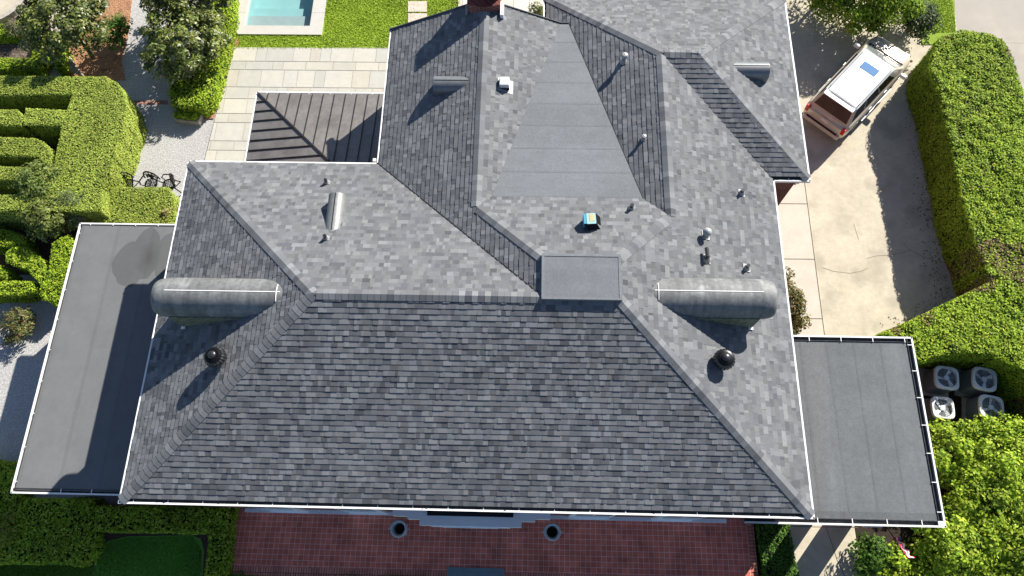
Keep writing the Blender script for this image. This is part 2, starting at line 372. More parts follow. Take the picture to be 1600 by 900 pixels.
sheet('verge_lawn', atl([(1430, -120), (1484, -120), (1494, 70), (1440, 70)], 0), .03, 'lawn')
b = MB(); ribbon(b, [(1484, -60), (1494, 50)], .008, .06); ribbon(b, [(1570, 66), (1800, 69)], .008, .03); tag(b.build('street_joint', 'sidewalk'), kind='structure')
# front side
sheet('front_lawn', [(-16, -9), (-16, -.9), (18.8, -.9), (18.8, -9)], -.01, 'lawn_dark')
sheet('inner_lawn', atl([(143, 905), (150, 862), (170, 845), (200, 838), (300, 836), (314, 842), (319, 860), (316, 905)], 0), .012, 'lawn_dark')
sheet('mulch_ring', atl([(138, 905), (140, 826), (330, 828), (322, 905)], 0), .004, 'mulch_dark')
SPX = at(1338, 850)[0]
sheet('side_path', [(18.9, 1.0), (SPX, 1.0), (SPX+.1, -9), (18.9, -9)], .01, 'concrete')
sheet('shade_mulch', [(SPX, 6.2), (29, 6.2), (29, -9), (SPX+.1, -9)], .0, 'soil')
b = MB(); ribbon(b, [(1290, 822), (1300, 850), (1308, 875), (1320, 900)], .014, .02); ribbon(b, [(1170, 822), (1340, 824)], .014, .02)
tag(b.build('path_crack', 'joint'), kind='structure')
# terrace
TX0, TX1, TY0, TY1, TZ = .78, 18.62, -1.62, .30, .30
b = MB(); b.prism([(TX0, TY0-.28), (TX1, TY0-.28), (TX1, TY1), (TX0, TY1)], -.1, TZ-.004); tag(b.build('terrace_base', 'brick'), kind='structure')
b = MB(); b.poly([(TX0+.3, TY0, TZ), (TX1-.22, TY0, TZ), (TX1-.22, TY1, TZ), (TX0+.3, TY1, TZ)]); tag(b.build('tiled_terrace', 'tile'), kind='structure')
b = MB(); b.poly([(TX0, TY0-.28, TZ+.004), (TX1, TY0-.28, TZ+.004), (TX1, TY0, TZ+.004), (TX0, TY0, TZ+.004)]); tag(b.build('terrace_border', 'soldier_x'), kind='structure')
b = MB()
for x0, x1 in ((TX0, TX0+.3), (TX1-.22, TX1)): b.poly([(x0, TY0, TZ+.004), (x1, TY0, TZ+.004), (x1, TY1, TZ+.004), (x0, TY1, TZ+.004)])
tag(b.build('terrace_border', 'soldier_y'), kind='structure')
b = MB(); s0 = at(700, 886, .33); s1 = at(788, 886, .33); b.box(s0[0], s1[0], -2.05, s0[1], .25, .345); b.box(s0[0], s1[0], -2.45, -2.05, .05, .19); tag(b.build('terrace_step', 'slate'), kind='structure')

# ------------------------------------------------------------------ the house
HOUSE = thing('house', 'large brick house with grey shingle hip roofs and two flat side roofs', 'house', (9, 5, 0))
def hpart(b, name, m, parent=None, label=None, smooth=False, fix=False):
    o = b.build(name, m, None, smooth, fix=fix)
    p = parent or HOUSE; o.parent = p
    o.matrix_parent_inverse = Matrix.Translation(-Vector(HOUSE.location)) if p is HOUSE else Matrix()
    if label: o['label'] = label
    return o
W, D, S, EZ = 18.5, 10.49, .434, 6.0
XW, YG, XR, XC, WE, YN, YR = 6.04, 15.69, 9.367, 14.887, 19.617, 10.02, 13.595
h = S*D/2; HR = S*(XR-XW); HC = S*(W-XC); HP = 2.267
P2 = (XW+HP/S, 6.37, HP); YA = 6.37+(HP-HR)/S; P1 = (XR, YA, HR); P4 = (XC, YA-(HC-HR)/S, HC); P3 = (W-HP/S, 6.37, HP)
RL = (D/2, D/2, h); RR = (W-D/2, D/2, h); VW = (XW+D/2, D/2, h)
CN = (XC, YR, HC); RU = (WE-(YR-YN), YR, S*(YR-YN)); NC = (WE, YR+HC/S, 0); NW = (XC-HC/S, YR+HC/S, 0)
T_ = .42; M0y = YA+T_; M0z = HR-S*T_; MS1 = (XR+T_, M0y, M0z); MS2 = (XC-(T_+(HC-HR)/S), M0y, M0z)
MNz = .37; MN1 = (XR+(HR-MNz)/S, YG, MNz); MN2 = (XC-(HC-MNz)/S, YG, MNz)
xv = ((HR+S*XR)-(HC-S*XC))/(2*S)
F = dict(
    front=[(0, 0, 0), (W, 0, 0), RR, RL], west=[(0, D, 0), (0, 0, 0), RL],
    back=[(0, D, 0), RL, VW, (XW, D, 0)],
    west2=[(XW, D, 0), VW, P2, P1, (XR, YG, HR), (XW, YG, 0)],
    a=[P1, P2, P3, P4, MS2, MS1],
    east=[(W, 0, 0), (W, YN, 0), CN, P4, P3, RR],
    b1=[(XR, YG, HR), P1, MS1, MN1],
    c1=[CN, NW, (XC-HC/S, YG+.02, 0), (XC-(HC-.0)/S+.35, YG+.02, S*.35), MN2, MS2, P4],
    north=[CN, RU, NC, NW], south2=[CN, (W, YN, 0), (WE, YN, 0), RU], east2=[(WE, YN, 0), NC, RU])
NORM = dict(front=(0, -S, 1), west=(-S, 0, 1), back=(0, S, 1), west2=(-S, 0, 1), a=(0, S, 1), east=(S, 0, 1), b1=(S, 0, 1), c1=(-S, 0, 1), north=(0, S, 1), south2=(0, -S, 1), east2=(S, 0, 1))
INSET = dict(front=.13, west=.08, back=.06, west2=.08, east=.06, c1=.1, north=.08, south2=.13, east2=.06)
def clip_half(P, ax, lim, sg):
    out = []; n = len(P)
    for i in range(n):
        a, b_ = P[i], P[(i+1) % n]; da = (a[ax]-lim)*sg; db = (b_[ax]-lim)*sg
        if da >= 0: out.append(a)
        if (da > 0 > db) or (da < 0 < db):
            t = da/(da-db); out.append((a[0]+(b_[0]-a[0])*t, a[1]+(b_[1]-a[1])*t))
    return out
SH_LO, SH_HI = np.array((.075, .079, .088)), np.array((.218, .223, .232))
TS = [.17]
def tone_sh(rr):
    t = min(1, max(0, rr.gauss(.44, TS[0])));
    if rr.random() < .13: t = rr.uniform(.66, .95)
    c = SH_LO+(SH_HI-SH_LO)*t; k = rr.uniform(-.5, .5)
    return tuple(c*np.array((1+.03*k, 1, 1-.05*k)))
def shingles(b, P3, n, inset, seed):
    rr = random.Random(seed); n = Vector(n).normalized(); P = [Vector((p[0], p[1], p[2]+EZ)) for p in P3]
    u = Vector((0, 0, 1)).cross(n).normalized(); v = n.cross(u).normalized()
    zmin = min(P, key=lambda p: p.z); O = P[0]
    Q = [((p-O).dot(u), (p-O).dot(v)) for p in P]
    vmin = min(q[1] for q in Q); vmax = max(q[1] for q in Q); umin = min(q[0] for q in Q); umax = max(q[0] for q in Q)
    base = P[Q.index(min(Q, key=lambda q: q[1]))].z
    if inset: vmin_c = vmin+inset*math.hypot(1, S); Q = clip_half(Q, 1, vmin_c, 1)
    else: vmin_c = vmin
    def p3(q, off): return O+u*q[0]+v*q[1]+n*off
    b.poly([p3(q, -.012) for q in Q], tone=(.03, .032, .036))
    ex = .1495; k = 0; y = vmin_c
    while y < vmax:
        y1 = min(y+ex, vmax+.001); strip = clip_half(clip_half(Q, 1, y, 1), 1, y1, -1)
        if len(strip) < 3: y = y1; continue
        x = umin-rr.random()*.3
        drift = rr.uniform(-.06, .06)
        while x < umax:
            wd = rr.choice((.07, .10, .13, .16, .19, .23))*rr.uniform(.9, 1.1)
            c = clip_half(clip_half(strip, 0, x, 1), 0, x+wd, -1)
            if len(c) > 2:
                th = rr.choice((.009, .012, .017)); tone = tone_sh(rr)
                tops = []
                for q in c:
                    f = (q[1]-y)/ex; tops.append(p3(q, .002+th*(1-f)))
                ar = sum(c[i][0]*c[(i+1) % len(c)][1]-c[(i+1) % len(c)][0]*c[i][1] for i in range(len(c)))
                if ar < 0: c = c[::-1]; tops = tops[::-1]
                b.poly(tops, tone=tone)
                for i in range(len(c)):
                    j = (i+1) % len(c)
                    if max(c[i][1], c[j][1]) < y1-.01 or abs(c[i][0]-c[j][0]) < 1e-4 or abs(c[i][1]-c[j][1]) > .02:
                        b.poly([p3(c[i], -.012), p3(c[j], -.012), tops[j], tops[i]], tone=tuple(t*.8 for t in tone))
            x += wd
        y = y1; k += 1
b = MB()
for i, (k, poly) in enumerate(F.items()): TS[0] = .22 if k in ('front', 'west') else .15; shingles(b, poly, NORM[k], INSET.get(k, 0), 100+i)  # same shingles throughout; contrast of grazing light put into front and west tones
roof = hpart(b, 'roof', 'shingle')
# solid deck under the shingles and soffit
b = MB()
def deck(poly, dz=-.03): b.poly([(p[0], p[1], p[2]+EZ+dz) for p in poly])
for poly in F.values(): deck(poly)
b.poly([(.02, .02, EZ-.14), (W-.02, .02, EZ-.14), (W-.02, D-.02, EZ-.14), (.02, D-.02, EZ-.14)])
b.poly([(XW+.02, D, EZ-.14), (WE-.02, D, EZ-.14), (WE-.02, YG, EZ-.14), (XW+.02, YG, EZ-.14)])
b.poly([(XC-HC/S+.02, YG, EZ-.14), (WE-.02, YG, EZ-.14), (WE-.02, NC[1]-.02, EZ-.14), (XC-HC/S+.02, NC[1]-.02, EZ-.14)])
hpart(b, 'roof_deck', 'underlay')
# hip and ridge caps
def caps(b, A, B_, n1, n2, seed, wd=.155):
    rr = random.Random(seed); A = Vector((A[0], A[1], A[2]+EZ)); B_ = Vector((B_[0], B_[1], B_[2]+EZ)); d = B_-A; L_ = d.length; d.normalize()
    ws = []
    for n in (n1, n2):
        n = Vector(n).normalized(); w_ = n.cross(d).normalized()
        if w_.z > 0: w_ = -w_
        ws.append((w_, n))
    x = .1; ex = .17
    up = (ws[0][1]+ws[1][1]).normalized()
    while x < L_-.02:
        t0 = tuple(v*1.08 for v in tone_sh(rr))
        e = min(x+ex, L_)
        pa = A+d*x+up*.027; pb = A+d*e+up*.021
        for (w_, n) in ws:
            qa = A+d*x+w_*wd+n*.026; qb = A+d*e+w_*wd+n*.020
            b.poly([pa, pb, qb, qa], tone=t0); b.poly([qa, qb, A+d*e+w_*wd-n*.0, A+d*x+w_*wd-n*.0], tone=t0)
            b.poly([pa, qa, qa-n*.03, pa-up*.03], tone=tuple(v*.7 for v in t0))
        x += ex
b = MB(); N_ = NORM
caps(b, (0, 0, 0), RL, N_['front'], N_['west'], 1); caps(b, (0, D, 0), RL, N_['back'], N_['west'], 2)
caps(b, RL, (VW[0]-.02, VW[1], VW[2]), N_['front'], N_['back'], 3); caps(b, (W, 0, 0), RR, N_['front'], N_['east'], 4)
caps(b, P1, P2, N_['west2'], N_['a'], 5); caps(b, P4, P3, N_['a'], N_['east'], 6)
caps(b, (XR, YG, HR), P1, N_['west2'], N_['b1'], 7); caps(b, CN, P4, N_['c1'], N_['east'], 8)
caps(b, CN, RU, N_['south2'], N_['north'], 9); caps(b, (WE, YN, 0), RU, N_['south2'], N_['east2'], 10)
caps(b, NC, RU, N_['north'], N_['east2'], 11); caps(b, NW, CN, N_['north'], N_['c1'], 12)
hpart(b, 'ridge_cap', 'cap')
b = MB()
for A, B_, wd in ((((XW, D, 0)), VW, .035), (MS2, MN2, .02)): b.bar((A[0], A[1], A[2]+EZ+.016), (B_[0], B_[1], B_[2]+EZ+.016), wd, .01)
hpart(b, 'valley_flashing', 'dark')
# low slope membrane in the valley (overlapping sheets)
def membrane(b, quad, k, seed, lap=.002, along=True):
    rr = random.Random(seed); q = [Vector(p) for p in quad]; t = 1.
    fr = [0]
    for i in range(k):
        for w_ in (rr.uniform(.05, .09), rr.uniform(.25, .4), rr.uniform(.2, .3)): fr.append(i/k+(fr[-1]-i/k if fr[-1] > i/k else 0)+w_/k)
        fr.append((i+1)/k)
    for i in range(len(fr)-1):
        f0, f1 = fr[i], fr[i+1]; first = i % 4 == 0
        a = q[0].lerp(q[3], f0); a2 = q[1].lerp(q[2], f0); c = q[1].lerp(q[2], f1); c2 = q[0].lerp(q[3], f1)
        up = Vector((0, 0, lap if first else 0)); t = rr.uniform(.90, .94) if first else rr.uniform(.975, 1.03)
        b.poly([a+up, a2+up, c+up, c2+up], tone=t)
def ez(p, dz=0): return (p[0], p[1], p[2]+EZ+dz)
b = MB(); membrane(b, [ez(MS1, .012), ez(MS2, .012), ez(MN2, .012), ez(MN1, .012)], 8, 3, .003)
hpart(b, 'low_slope_roof', 'membrane', label='smooth pale grey membrane panel narrowing between shingle slopes')
b = MB(); px0, px1, py0, py1, pz = 11.27, 13.30, 5.20, 6.42, EZ+2.34
b.box(px0, px1, py0, py1, EZ+2.0, pz); b.box(px0-.03, px1+.03, py0-.03, py0+.03, pz-.12, pz+.015, tone=1.1); b.box(px0-.03, px0+.04, py0, py1, pz-.05, pz+.012, tone=1.1)
b.box(px0-.03, px1+.03, py1-.04, py1+.04, pz-.05, pz+.014, tone=1.15); b.box(px1-.04, px1+.03, py0, py1, pz-.05, pz+.012, tone=1.15)
hpart(b, 'ridge_platform', 'membrane', label='square flat grey membrane cap at the roof peak')

# gutters with hangers
def gutter(A, B_, out, z, step=.95, wd=.11, name='gutter', first=.4):
    A = Vector((A[0], A[1], z)); B_ = Vector((B_[0], B_[1], z)); o = Vector((out[0], out[1], 0)); b = MB(); d = (B_-A).normalized()
    def off(p, i, dz): return p-o*i+Vector((0, 0, dz))
    b.bar(off(A, .012, -.045), off(B_, .012, -.045), .030, .11, mi=0)            # outer lip
    b.bar(off(A, .018, .004), off(B_, .018, .004), .05, .014, mi=0)
    b.bar(off(A, wd/2+.01, -.095), off(B_, wd/2+.01, -.095), wd, .012, mi=1)
    b.bar(off(A, wd+.012, -.05), off(B_, wd+.012, -.05), .014, .10, mi=1)
    g_ = hpart(b, name, ['white', 'gutter_in'])
    L_ = (B_-A).length; x = first
    while x < L_-.1:
        p = A+d*x; hb = MB(); hb.bar(off(p, .02, .012), off(p, wd+.03, .012), .022, .008, up=(0, 0, 1)); hb.build('hanger', 'white', g_)
        x += step
    return g_
def fix_children(): pass
gutter((0, 0), (W, 0), (0, -1), EZ, .94, .14); gutter((0, D), (0, 0), (-1, 0), EZ, 1.05, .05, first=.7)
gutter((0, D), (XW, D), (0, 1), EZ, .55, .06); gutter((XW, D), (XW, YG), (-1, 0), EZ, .75, .05)
gutter((W, 0), (W, YN), (1, 0), EZ, .95, .07); gutter((W, YN), (WE, YN), (0, -1), EZ, .5, .14, first=.45)
gutter((WE, YN), (WE, NC[1]), (1, 0), EZ, .95, .08); gutter((NW[0], NC[1]), (WE, NC[1]), (0, 1), EZ, .95, .08); gutter((NW[0], YG), (NW[0], NC[1]), (-1, 0), EZ, .45, .09)
# corner pieces
for c in ((W, 0), (WE, YN)):
    b = MB(); b.prism([(c[0]-.26, c[1]+.02), (c[0]-.03, c[1]+.02), (c[0]-.03, c[1]+.15), (c[0]-.12, c[1]+.12)], EZ-.03, EZ+.008); hpart(b, 'gutter_corner', 'white')
# brick walls
def wall(b, x0, x1, y0, y1, z0, z1): b.box(x0, x1, y0, y1, z0, z1)
b = MB(); wall(b, .35, W-.35, .22, D-.35, 0, EZ-.142)
hpart(b, 'wall', 'brick', label='main red brick walls of the front block')
b = MB(); wall(b, XW+.3, WE-.35, D-.35+.002, YG-.02, 0, EZ-.142); wall(b, NW[0]+.35, WE-.352, YG-.018, NC[1]-.4, 0, EZ-.142)
b.poly([(XW+.05, YG-.04, EZ-.14), (XR, YG-.04, EZ+HR-.04), (MN1[0], YG-.04, EZ+MNz-.03), (MN2[0], YG-.04, EZ+MNz-.03), (MN2[0], YG-.04, EZ-.14)])
b.box(W-.34, WE-.36, YN+.35, D-.3, 0, EZ-.144)
hpart(b, 'wall', 'brick', label='red brick walls of the rear wings')
# rake trim on gable
b = MB()
for A, B_ in (((XW, YG+.02, EZ-.02), (XR, YG+.02, EZ+HR-.02)), ((XR, YG+.02, EZ+HR-.02), (MN1[0], YG+.02, EZ+MNz-.02)), ((MN1[0], YG+.02, EZ+MNz-.02), (MN2[0], YG+.02, EZ+MNz-.02))): b.bar(A, B_, .03, .14)
b.box(XW-.04, XW+.10, YG-.02, YG+.10, EZ-.15, EZ+.015)
hpart(b, 'rake_trim', 'cap_dark')
# front white base trim, window bays, windows
b = MB(); xl = at(383, 797, .4)[0]; xr_ = at(1135, 817, .4)[0]
b.box(xl, xr_, .10, .22, .30, .44); hpart(b, 'base_trim', 'bluewhite')
def bay(pxa, pxb):
    x0 = at(pxa, 800, 1.2)[0]; x1 = at(pxb, 800, 1.2)[0]
    f = MB(); f.box(x0, x1, .16, .24, .44, 3.0); fo = hpart(f, 'window', 'bluewhite')
    g_ = MB(); g_.box(x0+.14, x1-.14, .145, .165, 1.75, 2.86); g_.build('pane', 'glass_dark', fo)
    g_ = MB(); g_.box((x0+x1)/2-.02, (x0+x1)/2+.02, .135, .146, 1.75, 2.86); g_.box(x0+.14, x1-.14, .135, .146, 2.28, 2.32); g_.build('muntin', 'bluewhite', fo)
    g_ = MB(); g_.box(x0+.1, x1-.1, .12, .16, 1.62, 1.7); g_.build('sill', 'bluewhite', fo)
for q in ((411, 471), (538, 600), (890, 955), (1023, 1088)): bay(*q)
for x in (2.0, 5.0, 9.25, 13.4, 16.4):      # upper storey windows
    f = MB(); f.box(x-.5, x+.5, .17, .24, 3.9, 5.5); fo = hpart(f, 'window', 'bluewhite')
    g_ = MB(); g_.box(x-.42, x+.42, .155, .172, 3.98, 5.42); g_.build('pane', 'glass_dark', fo)
    for sx in (-.78, .78):
        g_ = MB(); g_.box(x+sx-.24, x+sx+.24, .16, .22, 3.9, 5.5); g_.build('shutter', 'black_metal', fo)
# entrance surround
PO = MB(); e0 = at(655, 822, 3.5); e1 = at(815, 822, 3.5); m0 = at(613, 806, 3.5); m1 = at(860, 811, 3.5); xm = (e0[0]+e1[0])/2
PO.box(m0[0], m1[0], -.05, .222, 3.05, 3.5); PO.box(m0[0]+.45, m1[0]-.45, -.13, .221, 3.05, 3.502); PO.box(e0[0], e1[0], -.30, .223, 3.05, 3.51)
PO.box(e0[0]+.35, e1[0]-.35, -.325, -.28, 3.1, 3.44); PO.box(e0[0]+.7, e1[0]-.7, -.345, -.28, 3.2, 3.46); PO.box(e0[0]+.05, e1[0]-.05, -.27, .22, 2.9, 3.05)
po = hpart(PO, 'entrance_surround', 'bluewhite', label='pale entrance entablature with stepped mouldings in blue shade')
for x in (e0[0]+.2, e1[0]-.2): q = MB(); q.box(x-.14, x+.14, -.16, .1, .32, 2.9); q.box(x-.18, x+.18, -.2, .12, .3, .46); q.box(x-.18, x+.18, -.2, .12, 2.75, 2.9); q.build('pilaster', 'bluewhite', po)
for o_ in [c for c in bpy.data.objects if c.parent == po]: pass
q = MB(); q.box(xm-.5, xm+.5, .12, .225, .3, 2.5); door = hpart(q, 'door', 'black_metal'); q = MB(); q.lathe([(.001, -.03), (.03, -.02), (.03, .02), (.001, .03)], 10, (xm+.4, .09, 1.35)); q.build('handle', 'chrome', door)
q = MB(); q.box(at(668, 800, 3.5)[0], at(802, 803, 3.5)[0], -.02, .18, 3.515, 3.56); hpart(q, 'flat_roof_tray', 'dark', label='dark leaf-filled tray on top of the entrance surround')

# flat porch roofs
def flat_roof(x0, x1, y0, y1, z, mm, k, seed, sides, along_y=True):
    b = MB(); b.box(x0+.08, x1-.04, y0+.1, y1-.1, z-.16, z-.02)
    q = [(x0+.10, y0+.16, z-.012), (x0+.10, y1-.08, z-.012), (x1-.02, y1-.08, z-.012), (x1-.02, y0+.16, z-.012)] 
    membrane(b, [q[1], q[0], q[3], q[2]], k, seed, .002)
    return b
LPx0, LPx1, LPy0, LPy1 = -4.88, .32, .37, 9.52
b = flat_roof(LPx0, LPx1, LPy0, LPy1, PL, 'porch_membrane', 4, 5, None)
hpart(b, 'porch_roof', 'porch_membrane', label='flat pale grey porch roof with dark water stain')
gutter((LPx0, LPy0), (LPx1, LPy0), (0, -1), PL, .95, .13, first=1.55); gutter((LPx0, LPy1), (LPx1, LPy1), (0, 1), PL, .8, .06); gutter((LPx0, LPy1), (LPx0, LPy0), (-1, 0), PL, 1.05, .09)
b = MB(); b.box(LPx0+.25, .34, LPy0+.3, LPy1-.3, 0, PL-.162); hpart(b, 'wall', 'brick', label='brick walls of the left porch wing')
PR = 4.9
r0 = at(1427, 527, PR); r1 = at(1476, 824, PR)
RX1, RY0, RY1 = (r0[0]+r1[0])/2, r1[1], r0[1]; RX0 = 18.3
b = MB(); b.box(RX0, RX1-.16, RY0+.14, RY1-.14, PR-.2, PR-.04)
q = [(RX0, RY0+.16, PR-.03), (RX1-.20, RY0+.16, PR-.03), (RX1-.20, RY1-.16, PR-.03), (RX0, RY1-.16, PR-.03)]
membrane(b, [q[0], q[3], q[2], q[1]], 5, 9, .003)
b.box(RX0, RX1-.2, RY0+.165, RY0+.36, PR-.04, PR-.018, tone=.82)
hpart(b, 'porch_roof', 'membrane_dark', label='dark grey flat membrane roof beside the driveway with lapped seams')
gutter((17.0, RY0), (RX1, RY0), (0, -1), PR, .95, .15, first=2.0); gutter((RX0, RY1), (RX1, RY1), (0, 1), PR, .95, .14, first=1.1); gutter((RX1, RY0), (RX1, RY1), (1, 0), PR, .80, .15)
b = MB(); b.box(RX1-.19, RX1-.02, RY0+.02, RY0+.16, PR-.03, PR+.006); hpart(b, 'gutter_corner', 'white')
b = MB()
for x, y in ((20.52, .39), (RX1-.45, RY1-.45), (18.95, RY1-.45)): b = MB(); b.box(x-.24, x+.24, y-.22, y+.22, 0, PR-.2); hpart(b, 'column', 'brick')
b = MB(); b.box(18.1, 19.70, .28, .5, 0, PR-.2); b.box(21.35, RX1-.3, .28, .5, 0, PR-.2); sw_ = hpart(b, 'wall', 'brick', label='brick wall under the right flat roof')
b = MB(); l0 = at(1350, 822, 2.6)[0]; l1 = at(1378, 822, 2.6)[0]; b.box(l0, l1, -.02, .28, 2.5, 2.62); wl = hpart(b, 'window_ledge', 'bluewhite')
b = MB(); b.box(l0-.05, l1+.05, .24, .29, 1.2, 2.5); b.build('pane', 'glass_dark', wl)

# metal roof over the patio porch
MZ = 3.2; mx0, my1 = at(403, 145, MZ)[0], at(403, 145, MZ)[1]; sl_ = .16
b = MB(); L1 = 2.9
mx1 = XW+.28; my0 = D-.36
dd = min(mx1-mx0, my1-my0)
hip = (mx0+dd, my1-dd, MZ+dd*sl_)
b.poly([(mx0, my1, MZ), (mx0, my0, MZ), (mx0+(my1-my0), my0, MZ+(my1-my0)*sl_)], tone=1.0) if dd == my1-my0 else b.poly([(mx0, my1, MZ), (mx0, my0, MZ), (mx1, my0, MZ+dd*sl_), hip])
b.poly([(mx0, my1, MZ), (mx0+(my1-my0), my0, MZ+(my1-my0)*sl_), (mx1, my0, MZ+(my1-my0)*sl_), (mx1, my1, MZ)], tone=1.0)
MT['metal'] = mat('brown_metal', (.20, .185, .175), .5, .3, noise=[(1.3, .25), (7, .12)], dirt=(1.6, .56, (.24, .22, .20), .55))
mr = hpart(b, 'metal_roof', 'metal', label='brown standing seam metal roof over the back porch')
def zr(x, y): return MZ+sl_*min(x-mx0, my1-y)
def seam(a, c):
    s_ = MB(); s_.bar((*a, zr(*a)+.02), (*c, zr(*c)+.02), .022, .045); s_.build('seam', 'seam', mr)
y = my1-.42
while y > my0: seam((mx0+.03, y), (mx0+(my1-y), y)); y -= .42
x = mx0+.42
while x < mx1: seam((x, my1-.03), (x, max(my0, my1-(x-mx0)))); x += .42
s_ = MB(); s_.bar((mx0, my1, MZ+.02), (mx0+(my1-my0), my0, MZ+(my1-my0)*sl_+.02), .05, .05); s_.build('seam', 'seam', mr)
gutter((mx0-.05, my1+.06), (mx1, my1+.06), (0, 1), MZ-.01, .8, .06); gutter((mx0-.06, my1+.06), (mx0-.06, my0), (-1, 0), MZ-.01, 3, .08)
b = MB(); b.box(mx0+.02, mx1, my0, my1-.02, MZ-.3, MZ-.06); hpart(b, 'porch_ceiling', 'fascia')
for x, y in ((mx0+.3, my1-.3), ((mx0+mx1)/2, my1-.3)): b = MB(); b.box(x-.11, x+.11, y-.11, y+.11, 0, MZ-.3); hpart(b, 'post', 'white')
# downspouts at inner corner
b = MB(); b.box(XW-.14, XW-.04, D+.06, D+.16, 3.4, EZ+.02); hpart(b, 'downspout', 'white')

# chimneys with barrel caps
def roofz(x, y):                             # height of the main slopes at a point
    return EZ+S*min(x, W-x, y, 99)
def barrel(b, A, L_, rad, ang, flat_end=False, skirt=.05, seg=18, round0=.42, round1=0., mi=0):
    """half barrel along +x from local 0 to L_, placed at A, turned by ang"""
    st = [0, .03, .08, .16, .28, round0, L_-round1, L_-.03, L_] if round0 else [0, L_]
    def sc(x):
        s0 = 1.
        if round0 and x < round0: s0 = .74+.26*math.sqrt(max(0, 1-(1-x/round0)**2))
        return s0
    rings = []
    Mx = Matrix.Translation(Vector(A))@Matrix.Rotation(ang, 4, 'Z')
    for x in st:
        k = sc(x); ring = [(x, -rad*k, -skirt)]
        for i in range(seg+1): a = math.pi*i/seg; ring.append((x, -rad*k*math.cos(a), rad*k*math.sin(a)*.98))
        ring.append((x, rad*k, -skirt)); rings.append(ring)
    n = len(b.v); m_ = len(rings[0])
    for rg in rings: b.v += [tuple(Mx@Vector(p)) for p in rg]
    for i in range(len(rings)-1):
        for j in range(m_-1): b.f.append((n+i*m_+j, n+(i+1)*m_+j, n+(i+1)*m_+j+1, n+i*m_+j+1)); b.t.append(1.); b.m.append(mi)
    for i in (0, len(rings)-1): b.f.append(tuple(n+i*m_+j for j in range(m_))); b.t.append(1.); b.m.append(mi)
def big_chimney(xo, xi, yc, label):
    b = MB(); sgn = 1 if xi > xo else -1
    a0, a1 = sorted((xo+sgn*.42, xi-sgn*.1)); b.box(a0, a1, yc-.59, yc+.50, 6.1, 7.36)
    ch = hpart(b, 'chimney', 'stone_moss', label=label)
    c = MB(); barrel(c, (xo, yc, 7.33), abs(xi-xo), .555, 0 if sgn > 0 else math.pi); o = c.build('barrel_cap', 'zinc', ch, smooth=True, fix=True)
    e = o.modifiers.new('es', 'EDGE_SPLIT'); e.split_angle = R(50)
    c = MB(); c.bar((xo+sgn*.42, yc+.02, 7.878), (xi-sgn*.12, yc+.02, 7.878), .022, .012); c.build('cap_seam', 'white', ch)
    c = MB(); xr0 = xi-sgn*.22; c.tube([(xr0, yc-.56*math.cos(a), 7.33+.553*math.sin(a)) for a in [math.pi*(.36+.28*k/8) for k in range(9)]], .013, 5); c.build('cap_seam', 'white', ch)
    c = MB(); xb = xo+sgn*.42
    for s2 in (-1,): c.bar((xb-sgn*.03, yc+s2*.43, roofz(xb-sgn*.03, 9)+.02), (xb-sgn*.03, yc+.43, roofz(xb-sgn*.03, 9)+.02), .05, .03)
    c.bar((xb-sgn*.03, yc-.61, roofz(xb-sgn*.03, 9)+.03), (xb+sgn*.1, yc-.61, roofz(xb+sgn*.1, 9)+.03), .08, .04); c.build('flashing', 'white', ch)
    return ch
yl = at(350, 456, 7.86)[1]; yr2 = at(1110, 456, 7.86)[1]
big_chimney(.66, 4.35, yl, 'left chimney under a long weathered metal barrel cap')
big_chimney(W-.93, W-4.35, yr2, 'right chimney under a long weathered metal barrel cap')
b = MB(); b.box(8.80, 9.86, 15.62, 16.25, 0, 7.95); b.box(8.72, 9.94, 15.60, 16.32, 7.95, 8.08); gc = hpart(b, 'chimney', 'brick', label='red brick chimney at the rear gable end')
b = MB(); b.prism([(8.8, 15.36), (9.33, 15.24), (9.86, 15.36), (9.86, 15.62), (8.8, 15.62)], 7.0, 7.62); b.build('shoulder', 'brick', gc)
b = MB(); b.box(8.72, 8.8, 15.3, 15.66, 7.0, 7.30); b.build('flashing', 'lead', gc); b = MB(); b.box(9.86, 9.97, 15.15, 15.7, 7.0, 7.40); b.build('flashing', 'white', gc)
# small barrel vents
def small_barrel(A, L_, rad, ang, drop, mname, label, fl=True):
    b = MB(); barrel(b, A, L_, rad, ang, round0=0, skirt=drop, seg=14); o = hpart(b, 'roof_vent', mname, label=label, smooth=True, fix=True)
    e = o.modifiers.new('es', 'EDGE_SPLIT'); e.split_angle = R(50)
    Mx = Matrix.Translation(Vector(A))@Matrix.Rotation(ang, 4, 'Z')
    c = MB(); c.box(.02, L_-.1, -.012, .012, rad*.97, rad*.99+.004, M=Mx); c.build('cap_seam', 'dark', o)
    c = MB()
    for k in range(5): c.box(-.006, .0, -rad*.8, rad*.8, -drop*.7+k*.09, -drop*.7+k*.09+.05, M=Mx)
    c.build('louvre', 'dark', o)
v1 = at(677, 122, 7.28); small_barrel((v1[0], v1[1]-.06, 6.98), 1.25, .29, 0, .45, 'zinc_dark', 'grey half barrel roof vent on the west slope of the rear wing')
v1 = at(1203, 101, 7.02); small_barrel((v1[0], v1[1]-.04, 6.74), 1.3, .29, math.pi, .4, 'zinc_dark', 'grey half barrel roof vent on the east slope of the rear wing')
v1 = at(523, 300, 7.32); small_barrel((v1[0]+.03, v1[1], 7.06), 1.3, .26, -math.pi/2, .5, 'galv', 'pale half barrel roof vent pointing down the back slope')
def slope_point(px, py, kind):
    a = dict(east=(S, 0, W, 0, EZ), back=(0, S, 0, D, EZ), inner=(-S, 0, XC, 0, EZ+HC), peak=(0, S, 0, YA, EZ+HR), west=(-S, 0, 0, 0, EZ), b1=(S, 0, XR, 0, EZ+HR))[kind]
    return onp(px, py, *a)
